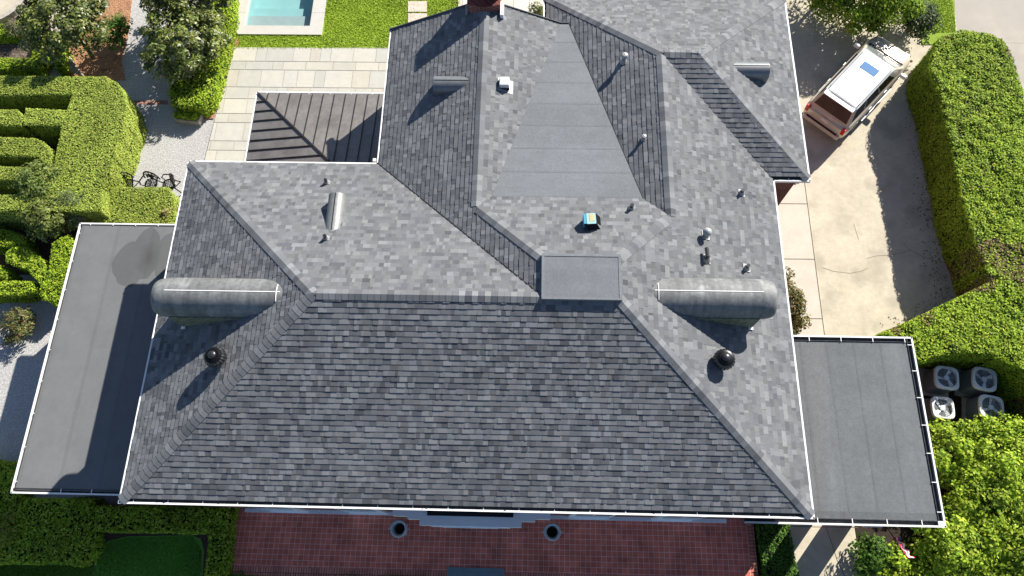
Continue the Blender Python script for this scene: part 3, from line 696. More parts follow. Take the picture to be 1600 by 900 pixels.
# dome ventilators
for px, py, lb in ((343, 562, 'black dome ventilator on the left slope below the barrel cap'), (1127, 566, 'black dome ventilator on the right slope below the barrel cap')):
    p = slope_point(px, py, 'west' if px < 800 else 'east'); z = p[2]
    b = MB(); b.lathe([(.17, -.15), (.17, .26)], 20, (p[0], p[1], z)); o = hpart(b, 'dome_vent', 'black_metal', label=lb)
    b = MB(); b.lathe([(.20, .20), (.285, .22), (.295, .30), (.275, .39), (.215, .45)], 40, (p[0], p[1], z), flute=-.08); b.build('dome', 'pipe', o)
    b = MB(); b.lathe([(.24, .40), (.215, .455), (.17, .47), (.16, .49), (.001, .51)], 32, (p[0], p[1], z)); b.build('cap', 'black_metal', o, smooth=False)
    b = MB(); b.lathe([(.11, .53), (.10, .55), (.05, .57), (.001, .575)], 20, (p[0], p[1], z)); b.build('knob', 'pipe', o, smooth=True)
# pipes through the roof
def rz2(x, y):
    if y > 9 and x > 15 and x > W: return EZ+S*(WE-x)
    if x < XR and y > D/2 and x > XW and y < 99 and (x-XW) < 99:
        if y > D or (x-XW) > (D-y): return EZ+S*(x-XW)
    return EZ+S*min(x, W-x, abs(D-y) if x < 8 else 99, y)
def pipe(px, py, zt, kind, r, hgt, lb, fl=.14, cone=True, slope=(0, 0), m='pipe', boot='lead'):
    p = slope_point(px, py, kind); zb = p[2]
    b = MB(); b.tube([(p[0], p[1], zb-.1), (p[0], p[1], zb+hgt)], r, 12); o = hpart(b, 'vent_pipe', m, label=lb)
    b = MB(); n = Vector((slope[0], slope[1], 1)).normalized(); q = n.to_track_quat('Z', 'Y').to_matrix().to_4x4()
    b.box(-fl, fl, -fl, fl, .014, .020, M=Matrix.Translation((p[0], p[1], zb+.012))@q)
    if cone: b.lathe([(r*2.0, .0), (r*1.25, .09), (r*1.02, .12)], 14, (p[0], p[1], zb+.01))
    b.build('flashing', boot, o); return p, o
pipe(511, 286, 0, 'back', .05, .22, 'black vent pipe on the back slope near the gutter', slope=(0, S), fl=.09)
pipe(510, 373, 0, 'back', .05, .22, 'black vent pipe on the back slope nearer the ridge', slope=(0, S), fl=.09)
pipe(986, 326, 0, 'peak', .055, .24, 'black vent pipe by the edge of the membrane panel', slope=(0, S), fl=.02)
pipe(1158, 302, 0, 'east', .055, .22, 'black vent pipe on the east slope near the notch', slope=(S, 0), fl=.11)
pipe(1166, 419, 0, 'east', .055, .22, 'black vent pipe just above the right barrel cap', slope=(S, 0), fl=.12)
p, o = pipe(1103, 405, 0, 'east', .075, .22, 'dark two-outlet vent pipe on the east slope', slope=(S, 0), fl=.13)
b = MB(); b.tube([(p[0], p[1]-.02, p[2]+.2), (p[0]-.01, p[1]+.26, p[2]+.2)], .055, 10); b.build('elbow', 'pipe', o, smooth=True)
p, o = pipe(1102, 368, 0, 'east', .06, .28, 'short metal flue with pale rain cap on the east slope', slope=(S, 0), fl=.13, m='galv')
b = MB(); b.lathe([(.13, .22), (.12, .29), (.05, .34), (.001, .35)], 14, (p[0], p[1], p[2])); b.build('rain_cap', 'vent_white', o, smooth=True)
p, o = pipe(1005, 218, 0, 'inner', .04, .18, 'thin vent pipe low on the west facing inner slope', slope=(-S, 0), fl=.07, m='pipe')
b = MB(); b.lathe([(.06, .16), (.065, .20), (.001, .22)], 12, (p[0], p[1], p[2])); b.build('rain_cap', 'vent_white', o)
p, o = pipe(974, 97, 0, 'inner', .06, .30, 'tall gooseneck flue with white cap on the inner slope', slope=(-S, 0), fl=.1, m='galv')
b = MB(); b.lathe([(.10, .27), (.11, .33), (.08, .38), (.001, .40)], 14, (p[0], p[1], p[2])); b.build('rain_cap', 'vent_white', o)
# box vent
p = slope_point(789, 134, 'b1'); zz = EZ+HR-S*(p[0]-XR)
b = MB(); b.box(p[0]-.17, p[0]+.14, p[1]-.15, p[1]+.17, zz-.08, zz+.24); o = hpart(b, 'box_vent', 'box_white', label='white square box vent beside the rear ridge'); bevel(o, .03)
b = MB(); b.box(p[0]-.18, p[0]+.15, p[1]-.16, p[1]-.15, zz-.02, zz+.1); b.box(p[0]-.185, p[0]-.17, p[1]-.13, p[1]+.15, zz-.02, zz+.16); b.build('louvre', 'dark', o)
b = MB(); b.box(-.24, .26, -.24, .22, .012, .018, M=Matrix.Translation((p[0], p[1], zz))@Matrix.Rotation(math.atan(S), 4, 'Y')); b.build('flashing', 'lead', o)
# thin antenna on the rear
b = MB(); q_ = at(817, 10, 5.5); b.tube([(q_[0], 16.3, 3.0), (q_[0], 16.3, 6.1)], .02, 6); hpart(b, 'mast', 'black_metal')

# children of sub-part level were built in world coordinates: their parents sit at the origin, so nothing more to place

# ------------------------------------------------------------------ carton on the roof
p = slope_point(920, 350, 'peak'); z0 = p[2]
CT = thing('carton', 'open blue carton with yellow lid standing on the light shingle slope', 'box', (p[0], p[1], z0), R(4))
b = MB(); b.box(-.17, .17, -.15, .15, -.04, .34); bevel(b.build('body', 'teal', CT), .008)
b = MB(); b.box(-.09, .16, -.16, .16, .342, .35); b.build('lid', 'pale', CT)
b = MB(); b.box(-.01, .12, -.08, .13, .352, .356); b.build('sticker', 'yellow', CT)
b = MB(); b.poly([(-.18, -.152, .34), (.18, -.152, .34), (.28, -.28, .22), (-.06, -.30, .22)]); b.poly([(.172, -.15, .34), (.172, .15, .34), (.30, .1, .2), (.30, -.16, .2)])
fo = b.build('flap', 'black_metal', CT); fm = fo.modifiers.new('s', 'SOLIDIFY'); fm.thickness = .008

# ------------------------------------------------------------------ urns
URN = None
for i, (px, lb) in enumerate((((623, 826), 'grey cast urn on the tile terrace left of the entrance'), ((863, 831), 'grey cast urn on the tile terrace right of the entrance'))):
    p = at(px[0], px[1], .95)
    if i == 0:
        URN = thing('urn', lb, 'urn', (p[0], p[1], TZ), group='urns flanking the entrance')
        b = MB(); b.lathe([(.17, 0), (.17, .05), (.08, .10), (.07, .18), (.12, .24), (.22, .34), (.27, .48), (.25, .60), (.265, .66), (.285, .68), (.28, .70), (.215, .70), (.19, .60), (.17, .36)], 32); b.build('bowl', 'urn', URN, smooth=True)
        b = MB(); b.lathe([(.17, .36), (.001, .37)], 32); b.build('soil', 'soil', URN)
        for sx in (-1, 1): b = MB(); b.tube([(sx*.25, 0, .52), (sx*.33, 0, .56), (sx*.345, 0, .64), (sx*.27, 0, .67)], .022, 8); b.build('handle', 'urn', URN, smooth=True)
        b = MB(); b.box(-.19, .19, -.19, .19, -.0, .03); b.build('plinth', 'urn', URN)
    else:
        u2 = dup(URN); u2.location = (p[0], p[1], TZ); u2['label'] = lb

# ------------------------------------------------------------------ condensers
def condenser(px, py, sz, hz, lb, rz, bl, first=None):
    p = at(px, py, hz); t = thing('air_conditioner', lb, 'air conditioner', (p[0], p[1], 0), rz, 'condensers in the hedge bay')
    def rsq(r_, n=32, e=4.5): return [(r_*abs(math.cos(a))**(2/e)*math.copysign(1, math.cos(a)), r_*abs(math.sin(a))**(2/e)*math.copysign(1, math.sin(a))) for a in [2*math.pi*(k+.5)/n for k in range(n)]]
    hs = sz/2
    b = MB(); b.prism(rsq(hs*.93), .08, hz-.08)
    b.build('cabinet', 'ac_body', t)
    b = MB()
    for k in range(11):
        zz = .14+k*(hz-.3)/11; P = rsq(hs*.965); b.prism(P, zz, zz+.022)
    b.build('louvre', 'ac_rib', t)
    # top shroud ring
    b = MB(); P = rsq(hs, 32, 4.0); r_ = hs*.83; n = len(b.v)
    for q in P: b.v.append((*q, hz-.1))
    for q in P: b.v.append((*q, hz-.02))
    for q in P: b.v.append((q[0]*.95, q[1]*.95, hz))
    for q in P:
        l = math.hypot(*q); b.v.append((q[0]/l*r_, q[1]/l*r_, hz+.012))
    for q in P:
        l = math.hypot(*q); b.v.append((q[0]/l*r_, q[1]/l*r_, hz-.12))
    for i in range(4):
        for k in range(32): k2 = (k+1) % 32; b.f.append((n+i*32+k, n+i*32+k2, n+(i+1)*32+k2, n+(i+1)*32+k)); b.t.append(1.); b.m.append(0)
    b.build('top_shroud', 'ac_grey', t)
    b = MB(); b.lathe([(.001, hz-.15), (r_, hz-.15)], 24); b.build('fan_well', bl[2], t)
    for k in range(bl[0]):
        a = 2*math.pi*k/bl[0]+bl[3]; b = MB(); Mx = Matrix.Rotation(a, 4, 'Z')@Matrix.Translation((r_*.52, 0, hz-.09))@Matrix.Rotation(R(18), 4, 'X')
        pts = [Vector(q) for q in ((-r_*.38, -.06, 0), (r_*.25, -.19, 0), (r_*.44, -.02, 0), (r_*.3, .17, 0), (-r_*.38, .08, 0))]
        b.poly([Mx@q for q in pts]); o = b.build('fan_blade', bl[1], t); s_ = o.modifiers.new('s', 'SOLIDIFY'); s_.thickness = .006
    b = MB(); b.lathe([(.09, -.13), (.09, .0), (.001, .01)], 14, (0, 0, hz-.03)); b.build('fan_hub', bl[1], t)
    b = MB()
    for rr_ in (.35, .55, .75, .95):
        P = [(r_*rr_*math.cos(a), r_*rr_*math.sin(a), hz+.018) for a in [2*math.pi*k/28 for k in range(29)]]; b.tube(P, .003, 4, cap=False)
    for k in range(10):
        a = 2*math.pi*k/10; b.tube([(.06*math.cos(a), .06*math.sin(a), hz+.02), (r_*math.cos(a), r_*math.sin(a), hz+.016)], .004, 4)
    b.build('guard', 'chrome', t)
    b = MB(); b.box(-hs-.08, hs+.08, -hs-.08, hs+.08, 0, .08); b.build('pad', 'curb', t)
condenser(1480, 590, .84, .95, 'air conditioner condenser nearest the hedge corner and the flat roof', R(-8), (3, 'blade', 'rust', .8))
condenser(1539, 592, .84, 1.0, 'air conditioner condenser in deepest shade under the hedge arc', R(-12), (3, 'blade', 'dark', 2.3))
condenser(1474, 637, .78, .85, 'small condenser half covered by the bright shrubs, brown fan', R(-4), (4, 'blade', 'rust', .3))
condenser(1550, 636, .84, .95, 'condenser at the lower right with two pale fan blades', R(-10), (3, 'blade', 'dark', 1.2))

# ------------------------------------------------------------------ car
pr = at(1296, 180, .9); pf = at(1392, 78, .9); hd = math.atan2(pf[1]-pr[1], pf[0]-pr[0]); mid = (pr+pf)/2
CAR = thing('parked_car', 'champagne sport utility car with sunlit white roof parked on the driveway', 'car', (mid[0], mid[1], 0), hd)
LC = 5.15
def station(x):                              # (half width, bottom z, deck z, edge drop)
    f = (x+LC/2)/LC
    hw = 1.0*min(1, (.90+.10*min(1, f/.06)))*(1 if f < .86 else 1-.22*((f-.86)/.14)**1.6)
    if f < .02: top = 1.02
    elif f < .70: top = 1.14
    else: top = 1.14-.12*((f-.70)/.26) if f < .96 else 1.02-.22*((f-.96)/.04)
    bot = .30 if .03 < f < .97 else .42
    return hw, bot, top
b = MB(); xs = [-LC/2+LC*t for t in (0, .012, .03, .06, .12, .2, .3, .4, .5, .6, .7, .76, .82, .87, .91, .945, .97, .988, 1)]
ring = []
for x in xs:
    hw, bo, tp = station(x); e = .86 if x in (xs[0], xs[-1]) else 1
    half = [(hw*.86, bo), (hw*.97, bo+.12), (hw, .62), (hw*.995, .85), (hw*.965, tp-.09), (hw*.90, tp-.02), (hw*.6, tp+.02), (0, tp+.035)]
    pts = [(x, y*e, z) for y, z in half]+[(x, -y*e, z) for y, z in half[::-1][1:]]; ring.append(pts)
n = 0
for rg in ring: b.v += rg
m_ = len(ring[0])
for i in range(len(ring)-1):
    for j in range(m_): j2 = (j+1) % m_; b.f.append((i*m_+j, (i+1)*m_+j, (i+1)*m_+j2, i*m_+j2)); b.t.append(1.); b.m.append(1 if i > 1 else 0)
for i in (0, len(ring)-1): b.f.append(tuple(i*m_+j for j in range(m_))); b.t.append(1.); b.m.append(0)
body = b.build('body', ['gold', 'gold'], CAR, smooth=True, fix=True); e = body.modifiers.new('es', 'EDGE_SPLIT'); e.split_angle = R(45)
# greenhouse
def lerp3(a, c, t): return tuple(a[i]+(c[i]-a[i])*t for i in range(3))
bx0, bx1, tx0, tx1 = -2.42, 1.58, -2.06, .55
g0 = [(bx0, .90, 1.12), (bx0, -.90, 1.12), (bx1, -.93, 1.14), (bx1, .93, 1.14)]; g1 = [(tx0, .70, 1.84), (tx0, -.70, 1.84), (tx1, -.72, 1.84), (tx1, .72, 1.84)]
b = MB(); n = 0
for i in range(4):
    j = (i+1) % 4; b.poly([g0[i], g0[j], g1[j], g1[i]])
b.poly(g1)
o = b.build('cabin', 'gold', CAR, fix=True); bevel(o, .06, 3)
# roof: crowned panel
b = MB(); nx, ny = 14, 10; V = []
for i in range(nx+1):
    for j in range(ny+1):
        fx, fy = i/nx, j/ny*2-1; x = tx0-.10+(tx1+.06-tx0+.10)*fx; y = .74*fy
        k = (1-abs(2*fx-1)**6)*(1-abs(fy)**5); b.v.append((x if abs(fy) < .99 else x, y, 1.835+.055*k))
for i in range(nx):
    for j in range(ny): a = i*(ny+1)+j; b.f.append((a, a+ny+1, a+ny+2, a+1)); b.t.append(1.); b.m.append(0)
o = b.build('roof', 'car_sunlit', CAR, smooth=True); s_ = o.modifiers.new('s', 'SOLIDIFY'); s_.thickness = .03; s_.offset = -1
def panel(name, A, B_, C, D_, u0, u1, v0, v1, m, off=.008):
    A, B_, C, D_ = map(Vector, (A, B_, C, D_)); nrm = (B_-A).cross(D_-A).normalized()*off
    def P(u, v): return A.lerp(B_, u).lerp(D_.lerp(C, u), v)+nrm
    b = MB(); b.poly([P(u0, v0), P(u1, v0), P(u1, v1), P(u0, v1)]); o = b.build(name, m, CAR); s_ = o.modifiers.new('s', 'SOLIDIFY'); s_.thickness = .006; return o
panel('rear_window', g0[0], g0[1], g1[1], g1[0], .06, .94, .12, .93, 'glass_dark', -.012 if False else .012)
panel('windshield', g0[2], g0[3], g1[3], g1[2], .05, .95, .08, .95, 'glass_shield', .012)
for (a, c, d, e_) in ((g0[1], g0[2], g1[2], g1[1]), (g0[3], g0[0], g1[0], g1[3])):
    sp = ((.05, .27), (.30, .55), (.58, .84)) if a is g0[1] else ((.16, .42), (.45, .70), (.73, .95))
    for u0, u1 in sp: panel('side_window', a, c, d, e_, u0, u1, .14, .88, 'glass_dark')
b = MB(); b.box(-.36, .06, -.36, .36, 1.888, 1.898); bevel(b.build('sunroof', 'glass_blue', CAR), .02)
for s2 in (-1, 1):
    b = MB(); b.tube([(-1.9, s2*.66, 1.87), (-1.86, s2*.66, 1.93), (.4, s2*.67, 1.935), (.45, s2*.67, 1.88)], .018, 6); b.build('roof_rail', 'lead', CAR)
    b = MB(); b.box(-.09, .07, -.13, .13, -.08, .08, M=Matrix.Translation((1.18, s2*1.12, 1.16))); o = b.build('mirror', 'car_sunlit', CAR); bevel(o, .035, 2)
    b = MB(); b.box(-LC/2-.005, -LC/2+.12, min(s2*.78, s2*.93), max(s2*.78, s2*.93), .78, 1.10); bevel(b.build('tail_light', 'red', CAR), .02)
    b = MB(); b.box(LC/2-.13, LC/2-.02, min(s2*.52, s2*.76), max(s2*.52, s2*.76), .72, .88); bevel(b.build('headlight', 'chrome', CAR), .02)
    for x in (-.85, .25):
        b = MB(); b.box(x-.1, x+.1, s2*1.0-.02, s2*1.0+.02, .92, .96); bevel(b.build('door_handle', 'chrome', CAR), .01)
    b = MB(); b.box(-1.1, 1.05, min(s2*.98, s2*1.08), max(s2*.98, s2*1.08), .32, .38); b.build('side_step', 'lead', CAR)
    for x in (-1.52, 1.52):
        b = MB(); b.tube([(x, s2*.78, .38), (x, s2*1.005, .38)], .38, 24); wh = b.build('wheel', 'rubber', CAR, smooth=False)
        b = MB(); b.tube([(x, s2*.99, .38), (x, s2*1.015, .38)], .24, 20); b.build('rim', 'chrome', wh)
b = MB(); b.box(-LC/2-.10, -LC/2+.06, -.86, .86, .44, .66); bevel(b.build('rear_bumper', 'gold', CAR), .05, 3)
b = MB(); b.box(-LC/2-.085, -LC/2+.04, -.72, .72, .655, .672); b.build('bumper_step', 'bumper', CAR)
b = MB(); b.box(LC/2-.08, LC/2+.05, -.72, .72, .42, .66); bevel(b.build('front_bumper', 'car_sunlit', CAR), .05, 3)
b = MB(); b.box(-LC/2-.014, -LC/2+.02, -.16, .16, .86, 1.0); b.build('number_plate', 'plate', CAR)
b = MB(); b.box(-.03, .03, -.30, .30, -.02, .02, M=Matrix.Translation((-2.19, 0, 1.80))); b.build('brake_light', 'red', CAR)
b = MB(); b.box(-2.28, -2.0, -.68, .68, 1.81, 1.845); bevel(b.build('spoiler', 'car_sunlit', CAR), .01)
b = MB(); b.box(1.56, 1.66, -.80, .80, 1.165, 1.18); b.build('cowl', 'rubber', CAR)
for y in (-.4, .25): b = MB(); b.tube([(1.60, y, 1.17), (1.44, y+.46, 1.28)], .012, 5); b.build('wiper', 'rubber', CAR)

# ------------------------------------------------------------------ garden chairs
def chair(px, py, rz, lb):
    p = at(px, py, .5); t = thing('garden_chair', lb, 'chair', (p[0], p[1]+.12, 0), rz, 'black iron chairs by the low hedge'); t.scale = (1.22, 1.22, 1.1)
    b = MB(); C = [(0.2*math.cos(a), .2*math.sin(a), .44) for a in [2*math.pi*k/20 for k in range(21)]]; b.tube(C, .022, 5, cap=False)
    for k in range(-3, 4): y = k*.055; l = math.sqrt(.2**2-y*y); b.tube([(-l, y, .44), (l, y, .44)], .013, 4); b.tube([(y, -l, .44), (y, l, .44)], .013, 4)
    b.build('seat', 'black_metal', t)
    b = MB(); arc = [(.25*math.cos(a), -.19-.03*math.sin(a), .46+.44*math.sin(a)) for a in [math.pi*k/14 for k in range(15)]]; b.tube(arc, .026, 5)
    arc = [(.15*math.cos(a), -.20, .48+.26*math.sin(a)) for a in [math.pi*k/12 for k in range(13)]]; b.tube(arc, .02, 5)
    for s_ in (-1, 1): b.tube([(s_*(.07+.05*math.cos(a)), -.205, .62+.05*math.sin(a)) for a in [2*math.pi*k/10 for k in range(11)]], .016, 4)
    for k in range(-2, 3): b.tube([(0, -.19, .46), (k*.1, -.215, .86-abs(k)*.06)], .015, 4)
    b.build('backrest', 'black_metal', t)
    for sx in (-1, 1):
        b = MB(); b.tube([(sx*.25, -.17, .62), (sx*.29, .05, .66), (sx*.24, .14, .60), (sx*.2, .1, .46)], .022, 5); b.build('armrest', 'black_metal', t)
        for sy in (-1, 1): b = MB(); b.tube([(sx*.17, sy*.14, .44), (sx*.2, sy*.19, .2), (sx*.25, sy*.25, 0)], .022, 5); b.build('leg', 'black_metal', t)
chair(197, 292, R(200), 'black iron garden chair furthest left, beside the tall hedge'); chair(235, 291, R(175), 'black iron garden chair in the middle with fan shaped back'); chair(263, 292, R(110), 'black iron garden chair turned sideways, nearest the house')

# ------------------------------------------------------------------ flag
fp = at(1402, 846, 4.55)
FL = thing('flag', 'red and white striped flag hanging on a short pole from the right porch', 'flag', (fp[0], fp[1], 4.55))
b = MB(); b.tube([(-.22, .62, -.30), (.14, -.46, .18)], .013, 6); b.build('pole', 'black_metal', FL)
b = MB(); nu, nv = 26, 16
for i in range(nu+1):
    for j in range(nv+1):
        u, v = i/nu, j/nv; base = Vector((-.06, .12, -.07)).lerp(Vector((.13, -.42, .16)), u)
        fold = math.sin(u*19+v*2)*.055*(.3+v); b.v.append((base.x+fold*.6+.34*v, base.y-.02*v+fold*.3, base.z-.34*v+.02*math.sin(v*9)))
for i in range(nu):
    for j in range(nv):
        a = i*(nv+1)+j; b.f.append((a, a+1, a+nv+2, a+nv+1)); b.t.append(1.); st = int(j/nv*5)
        b.m.append(2 if (u < 0 or (i > nu*.62 and j < nv*.5)) and False else (2 if (i < nu*.14 and j > nv*.6) else st % 2))
o = b.build('cloth', ['flag_red', 'flag_white', 'flag_blue'], FL, smooth=True)

# ------------------------------------------------------------------ pool
PZ = .08
c0 = at(361, 53, PZ); c1 = at(503, 53, PZ); i0 = at(380, 39.5, PZ); i1 = at(484, 40.5, PZ)
X0, X1, Y0 = c0[0]+.05, c1[0]-.02, c0[1]; IX0, IX1, IY0 = i0[0]+.02, i1[0], i0[1]; Y1 = Y0+14
POOL = thing('swimming_pool', 'swimming pool with pale stone coping behind the patio lawn', 'pool', ((X0+X1)/2, Y0, 0))
def pp(b, name, m, **k): o = b.build(name, m, POOL, **k); o.matrix_parent_inverse = Matrix.Translation(-Vector(POOL.location)); return o
b = MB(); b.box(X0, IX0, Y0, Y1, -.2, PZ); b.box(IX1, X1, Y0, Y1, -.2, PZ); b.box(IX0, IX1, Y0, IY0, -.2, PZ); o = pp(b, 'coping', 'coping')
b = MB()
for y in np.arange(Y0+1.2, Y1, 1.1): b.box(X0, IX0, y, y+.012, PZ, PZ+.003); b.box(IX1, X1, y, y+.012, PZ, PZ+.003)
pp(b, 'coping_joint', 'stone_joint')
MT['plaster'] = mat('pool_plaster', (.30, .46, .46), .8, noise=[(1.5, .06)]); MT['shelf'] = mat('pool_shelf', (.36, .38, .38), .8, noise=[(3, .06)])
b = MB(); b.box(IX0, IX1, IY0+1.5, Y1, -1.1, -.9); b.box(IX0-.02, IX0, IY0, Y1, -1.4, -.2); b.box(IX1, IX1+.02, IY0, Y1, -1.4, -.2); b.box(IX0, IX1, IY0+.9, IY0+1.5, -.9, -.55); pp(b, 'basin', 'plaster')
b = MB(); b.box(IX0+.001, IX1-.001, IY0, IY0+.9, -1.2, -.35); pp(b, 'shelf', 'shelf')
b = MB()
for k in range(9): b.box(IX1-.10-.03*(k % 2), IX1-.001, IY0+.3+k*.3, IY0+.45+k*.3, -.5, -.25)
pp(b, 'steps', 'shelf')
m = bpy.data.materials.new('water'); m.use_nodes = True; t = m.node_tree; N = t.nodes; L = t.links
tr = N.new('ShaderNodeBsdfTransparent'); tr.inputs[0].default_value = (.84, .95, .95, 1); gl = N.new('ShaderNodeBsdfGlossy'); gl.inputs['Roughness'].default_value = .06
mx = N.new('ShaderNodeMixShader'); mx.inputs[0].default_value = .05; L.new(tr.outputs[0], mx.inputs[1]); L.new(gl.outputs[0], mx.inputs[2]); L.new(mx.outputs[0], N['Material Output'].inputs[0])
nz = N.new('ShaderNodeTexNoise'); nz.inputs['Scale'].default_value = 5; bp = N.new('ShaderNodeBump'); bp.inputs['Distance'].default_value = .02; L.new(nz.outputs['Fac'], bp.inputs['Height']); L.new(bp.outputs[0], gl.inputs['Normal'])
MT['water'] = m
b = MB(); b.poly([(IX0, IY0, -.1), (IX1, IY0, -.1), (IX1, Y1, -.1), (IX0, Y1, -.1)]); pp(b, 'water', 'water')
# stepping stones in the lawn
for (y0, y1, lb) in ((2, 18.5, 'square stepping stone in the lawn, further from the house'), (21, 42, 'square stepping stone in the lawn, touching the roof edge')):
    q = atl([(637.5, y1), (667, y1), (667, y0), (637.5, y0)], .05); b = MB(); b.prism([tuple(k) for k in q], -.05, .06); tag(b.build('stepping_stone', 'paver'), lb, 'stepping stone', 'stepping stones')
q = atl([(636, -2), (669, -2), (669, -20), (636, -20)], .05)

# ------------------------------------------------------------------ greenery
def vnoise(x, y, seed=0, sc=1.):
    r_ = np.random.default_rng(seed); T = r_.random((64, 64)); x = np.asarray(x)*sc; y = np.asarray(y)*sc
    xi = np.floor(x).astype(int); yi = np.floor(y).astype(int); fx = x-xi; fy = y-yi; fx = fx*fx*(3-2*fx); fy = fy*fy*(3-2*fy)
    a = T[xi % 64, yi % 64]; b_ = T[(xi+1) % 64, yi % 64]; c = T[xi % 64, (yi+1) % 64]; d = T[(xi+1) % 64, (yi+1) % 64]
    return (a*(1-fx)+b_*fx)*(1-fy)+(c*(1-fx)+d*fx)*fy
def inside(P, x, y):
    P = np.asarray(P); c = np.zeros(len(x), bool); j = len(P)-1
    for i in range(len(P)):
        xi, yi = P[i]; xj, yj = P[j]
        with np.errstate(divide='ignore', invalid='ignore'): c ^= ((yi > y) != (yj > y)) & (x < (xj-xi)*(y-yi)/(yj-yi)+xi)
        j = i
    return c
def leaves(name, pos, nrm, ln, wd, cols, m='leaf', parent=None, tilt=.7):
    n = len(pos); g_ = RNG
    nrm = nrm+g_.normal(0, tilt, (n, 3)); nrm /= np.linalg.norm(nrm, axis=1)[:, None]+1e-9
    a = g_.normal(0, 1, (n, 3)); a -= nrm*(a*nrm).sum(1)[:, None]; a /= np.linalg.norm(a, axis=1)[:, None]+1e-9; c = np.cross(nrm, a)
    s = g_.uniform(.7, 1.3, n)[:, None]; L_ = ln*s; W_ = wd*s
    V = np.empty((n, 4, 3)); V[:, 0] = pos-a*L_*.5; V[:, 1] = pos+c*W_*.5+nrm*W_*.12; V[:, 2] = pos+a*L_*.5; V[:, 3] = pos-c*W_*.5+nrm*W_*.12
    me = bpy.data.meshes.new(name); me.vertices.add(4*n); me.vertices.foreach_set('co', V.astype(np.float32).ravel())
    me.loops.add(4*n); me.loops.foreach_set('vertex_index', np.arange(4*n, dtype=np.int32)); me.polygons.add(n); me.polygons.foreach_set('loop_start', np.arange(0, 4*n, 4, dtype=np.int32))
    me.update(calc_edges=True); at_ = me.attributes.new('tone', 'FLOAT_COLOR', 'FACE'); C4 = np.ones((n, 4), np.float32); C4[:, :3] = cols; at_.data.foreach_set('color', C4.ravel())
    me.materials.append(MT[m]); o = bpy.data.objects.new(name, me); COL.objects.link(o)
    if parent is not None: o.parent = parent
    return o
def palette(n, cs, w_, patch=None):
    cs = np.array(cs); i = RNG.choice(len(cs), n, p=np.array(w_)/sum(w_)); c = cs[i]*RNG.uniform(.78, 1.22, n)[:, None]
    return c
G_HEDGE = [(.26, .38, .03), (.36, .48, .035), (.17, .27, .025), (.46, .52, .06)]
G_CLIP = [(.34, .43, .075), (.42, .50, .09), (.26, .35, .06), (.50, .53, .13)]
G_DARK = [(.08, .17, .025), (.11, .21, .03), (.055, .12, .02)]
G_BRIGHT = [(.30, .43, .03), (.42, .54, .045), (.15, .26, .022), (.48, .54, .09)]
G_MAG = [(.13, .175, .03), (.20, .235, .045), (.075, .11, .022), (.38, .38, .20), (.25, .25, .05)]
BROWN = np.array([(.24, .17, .09)])
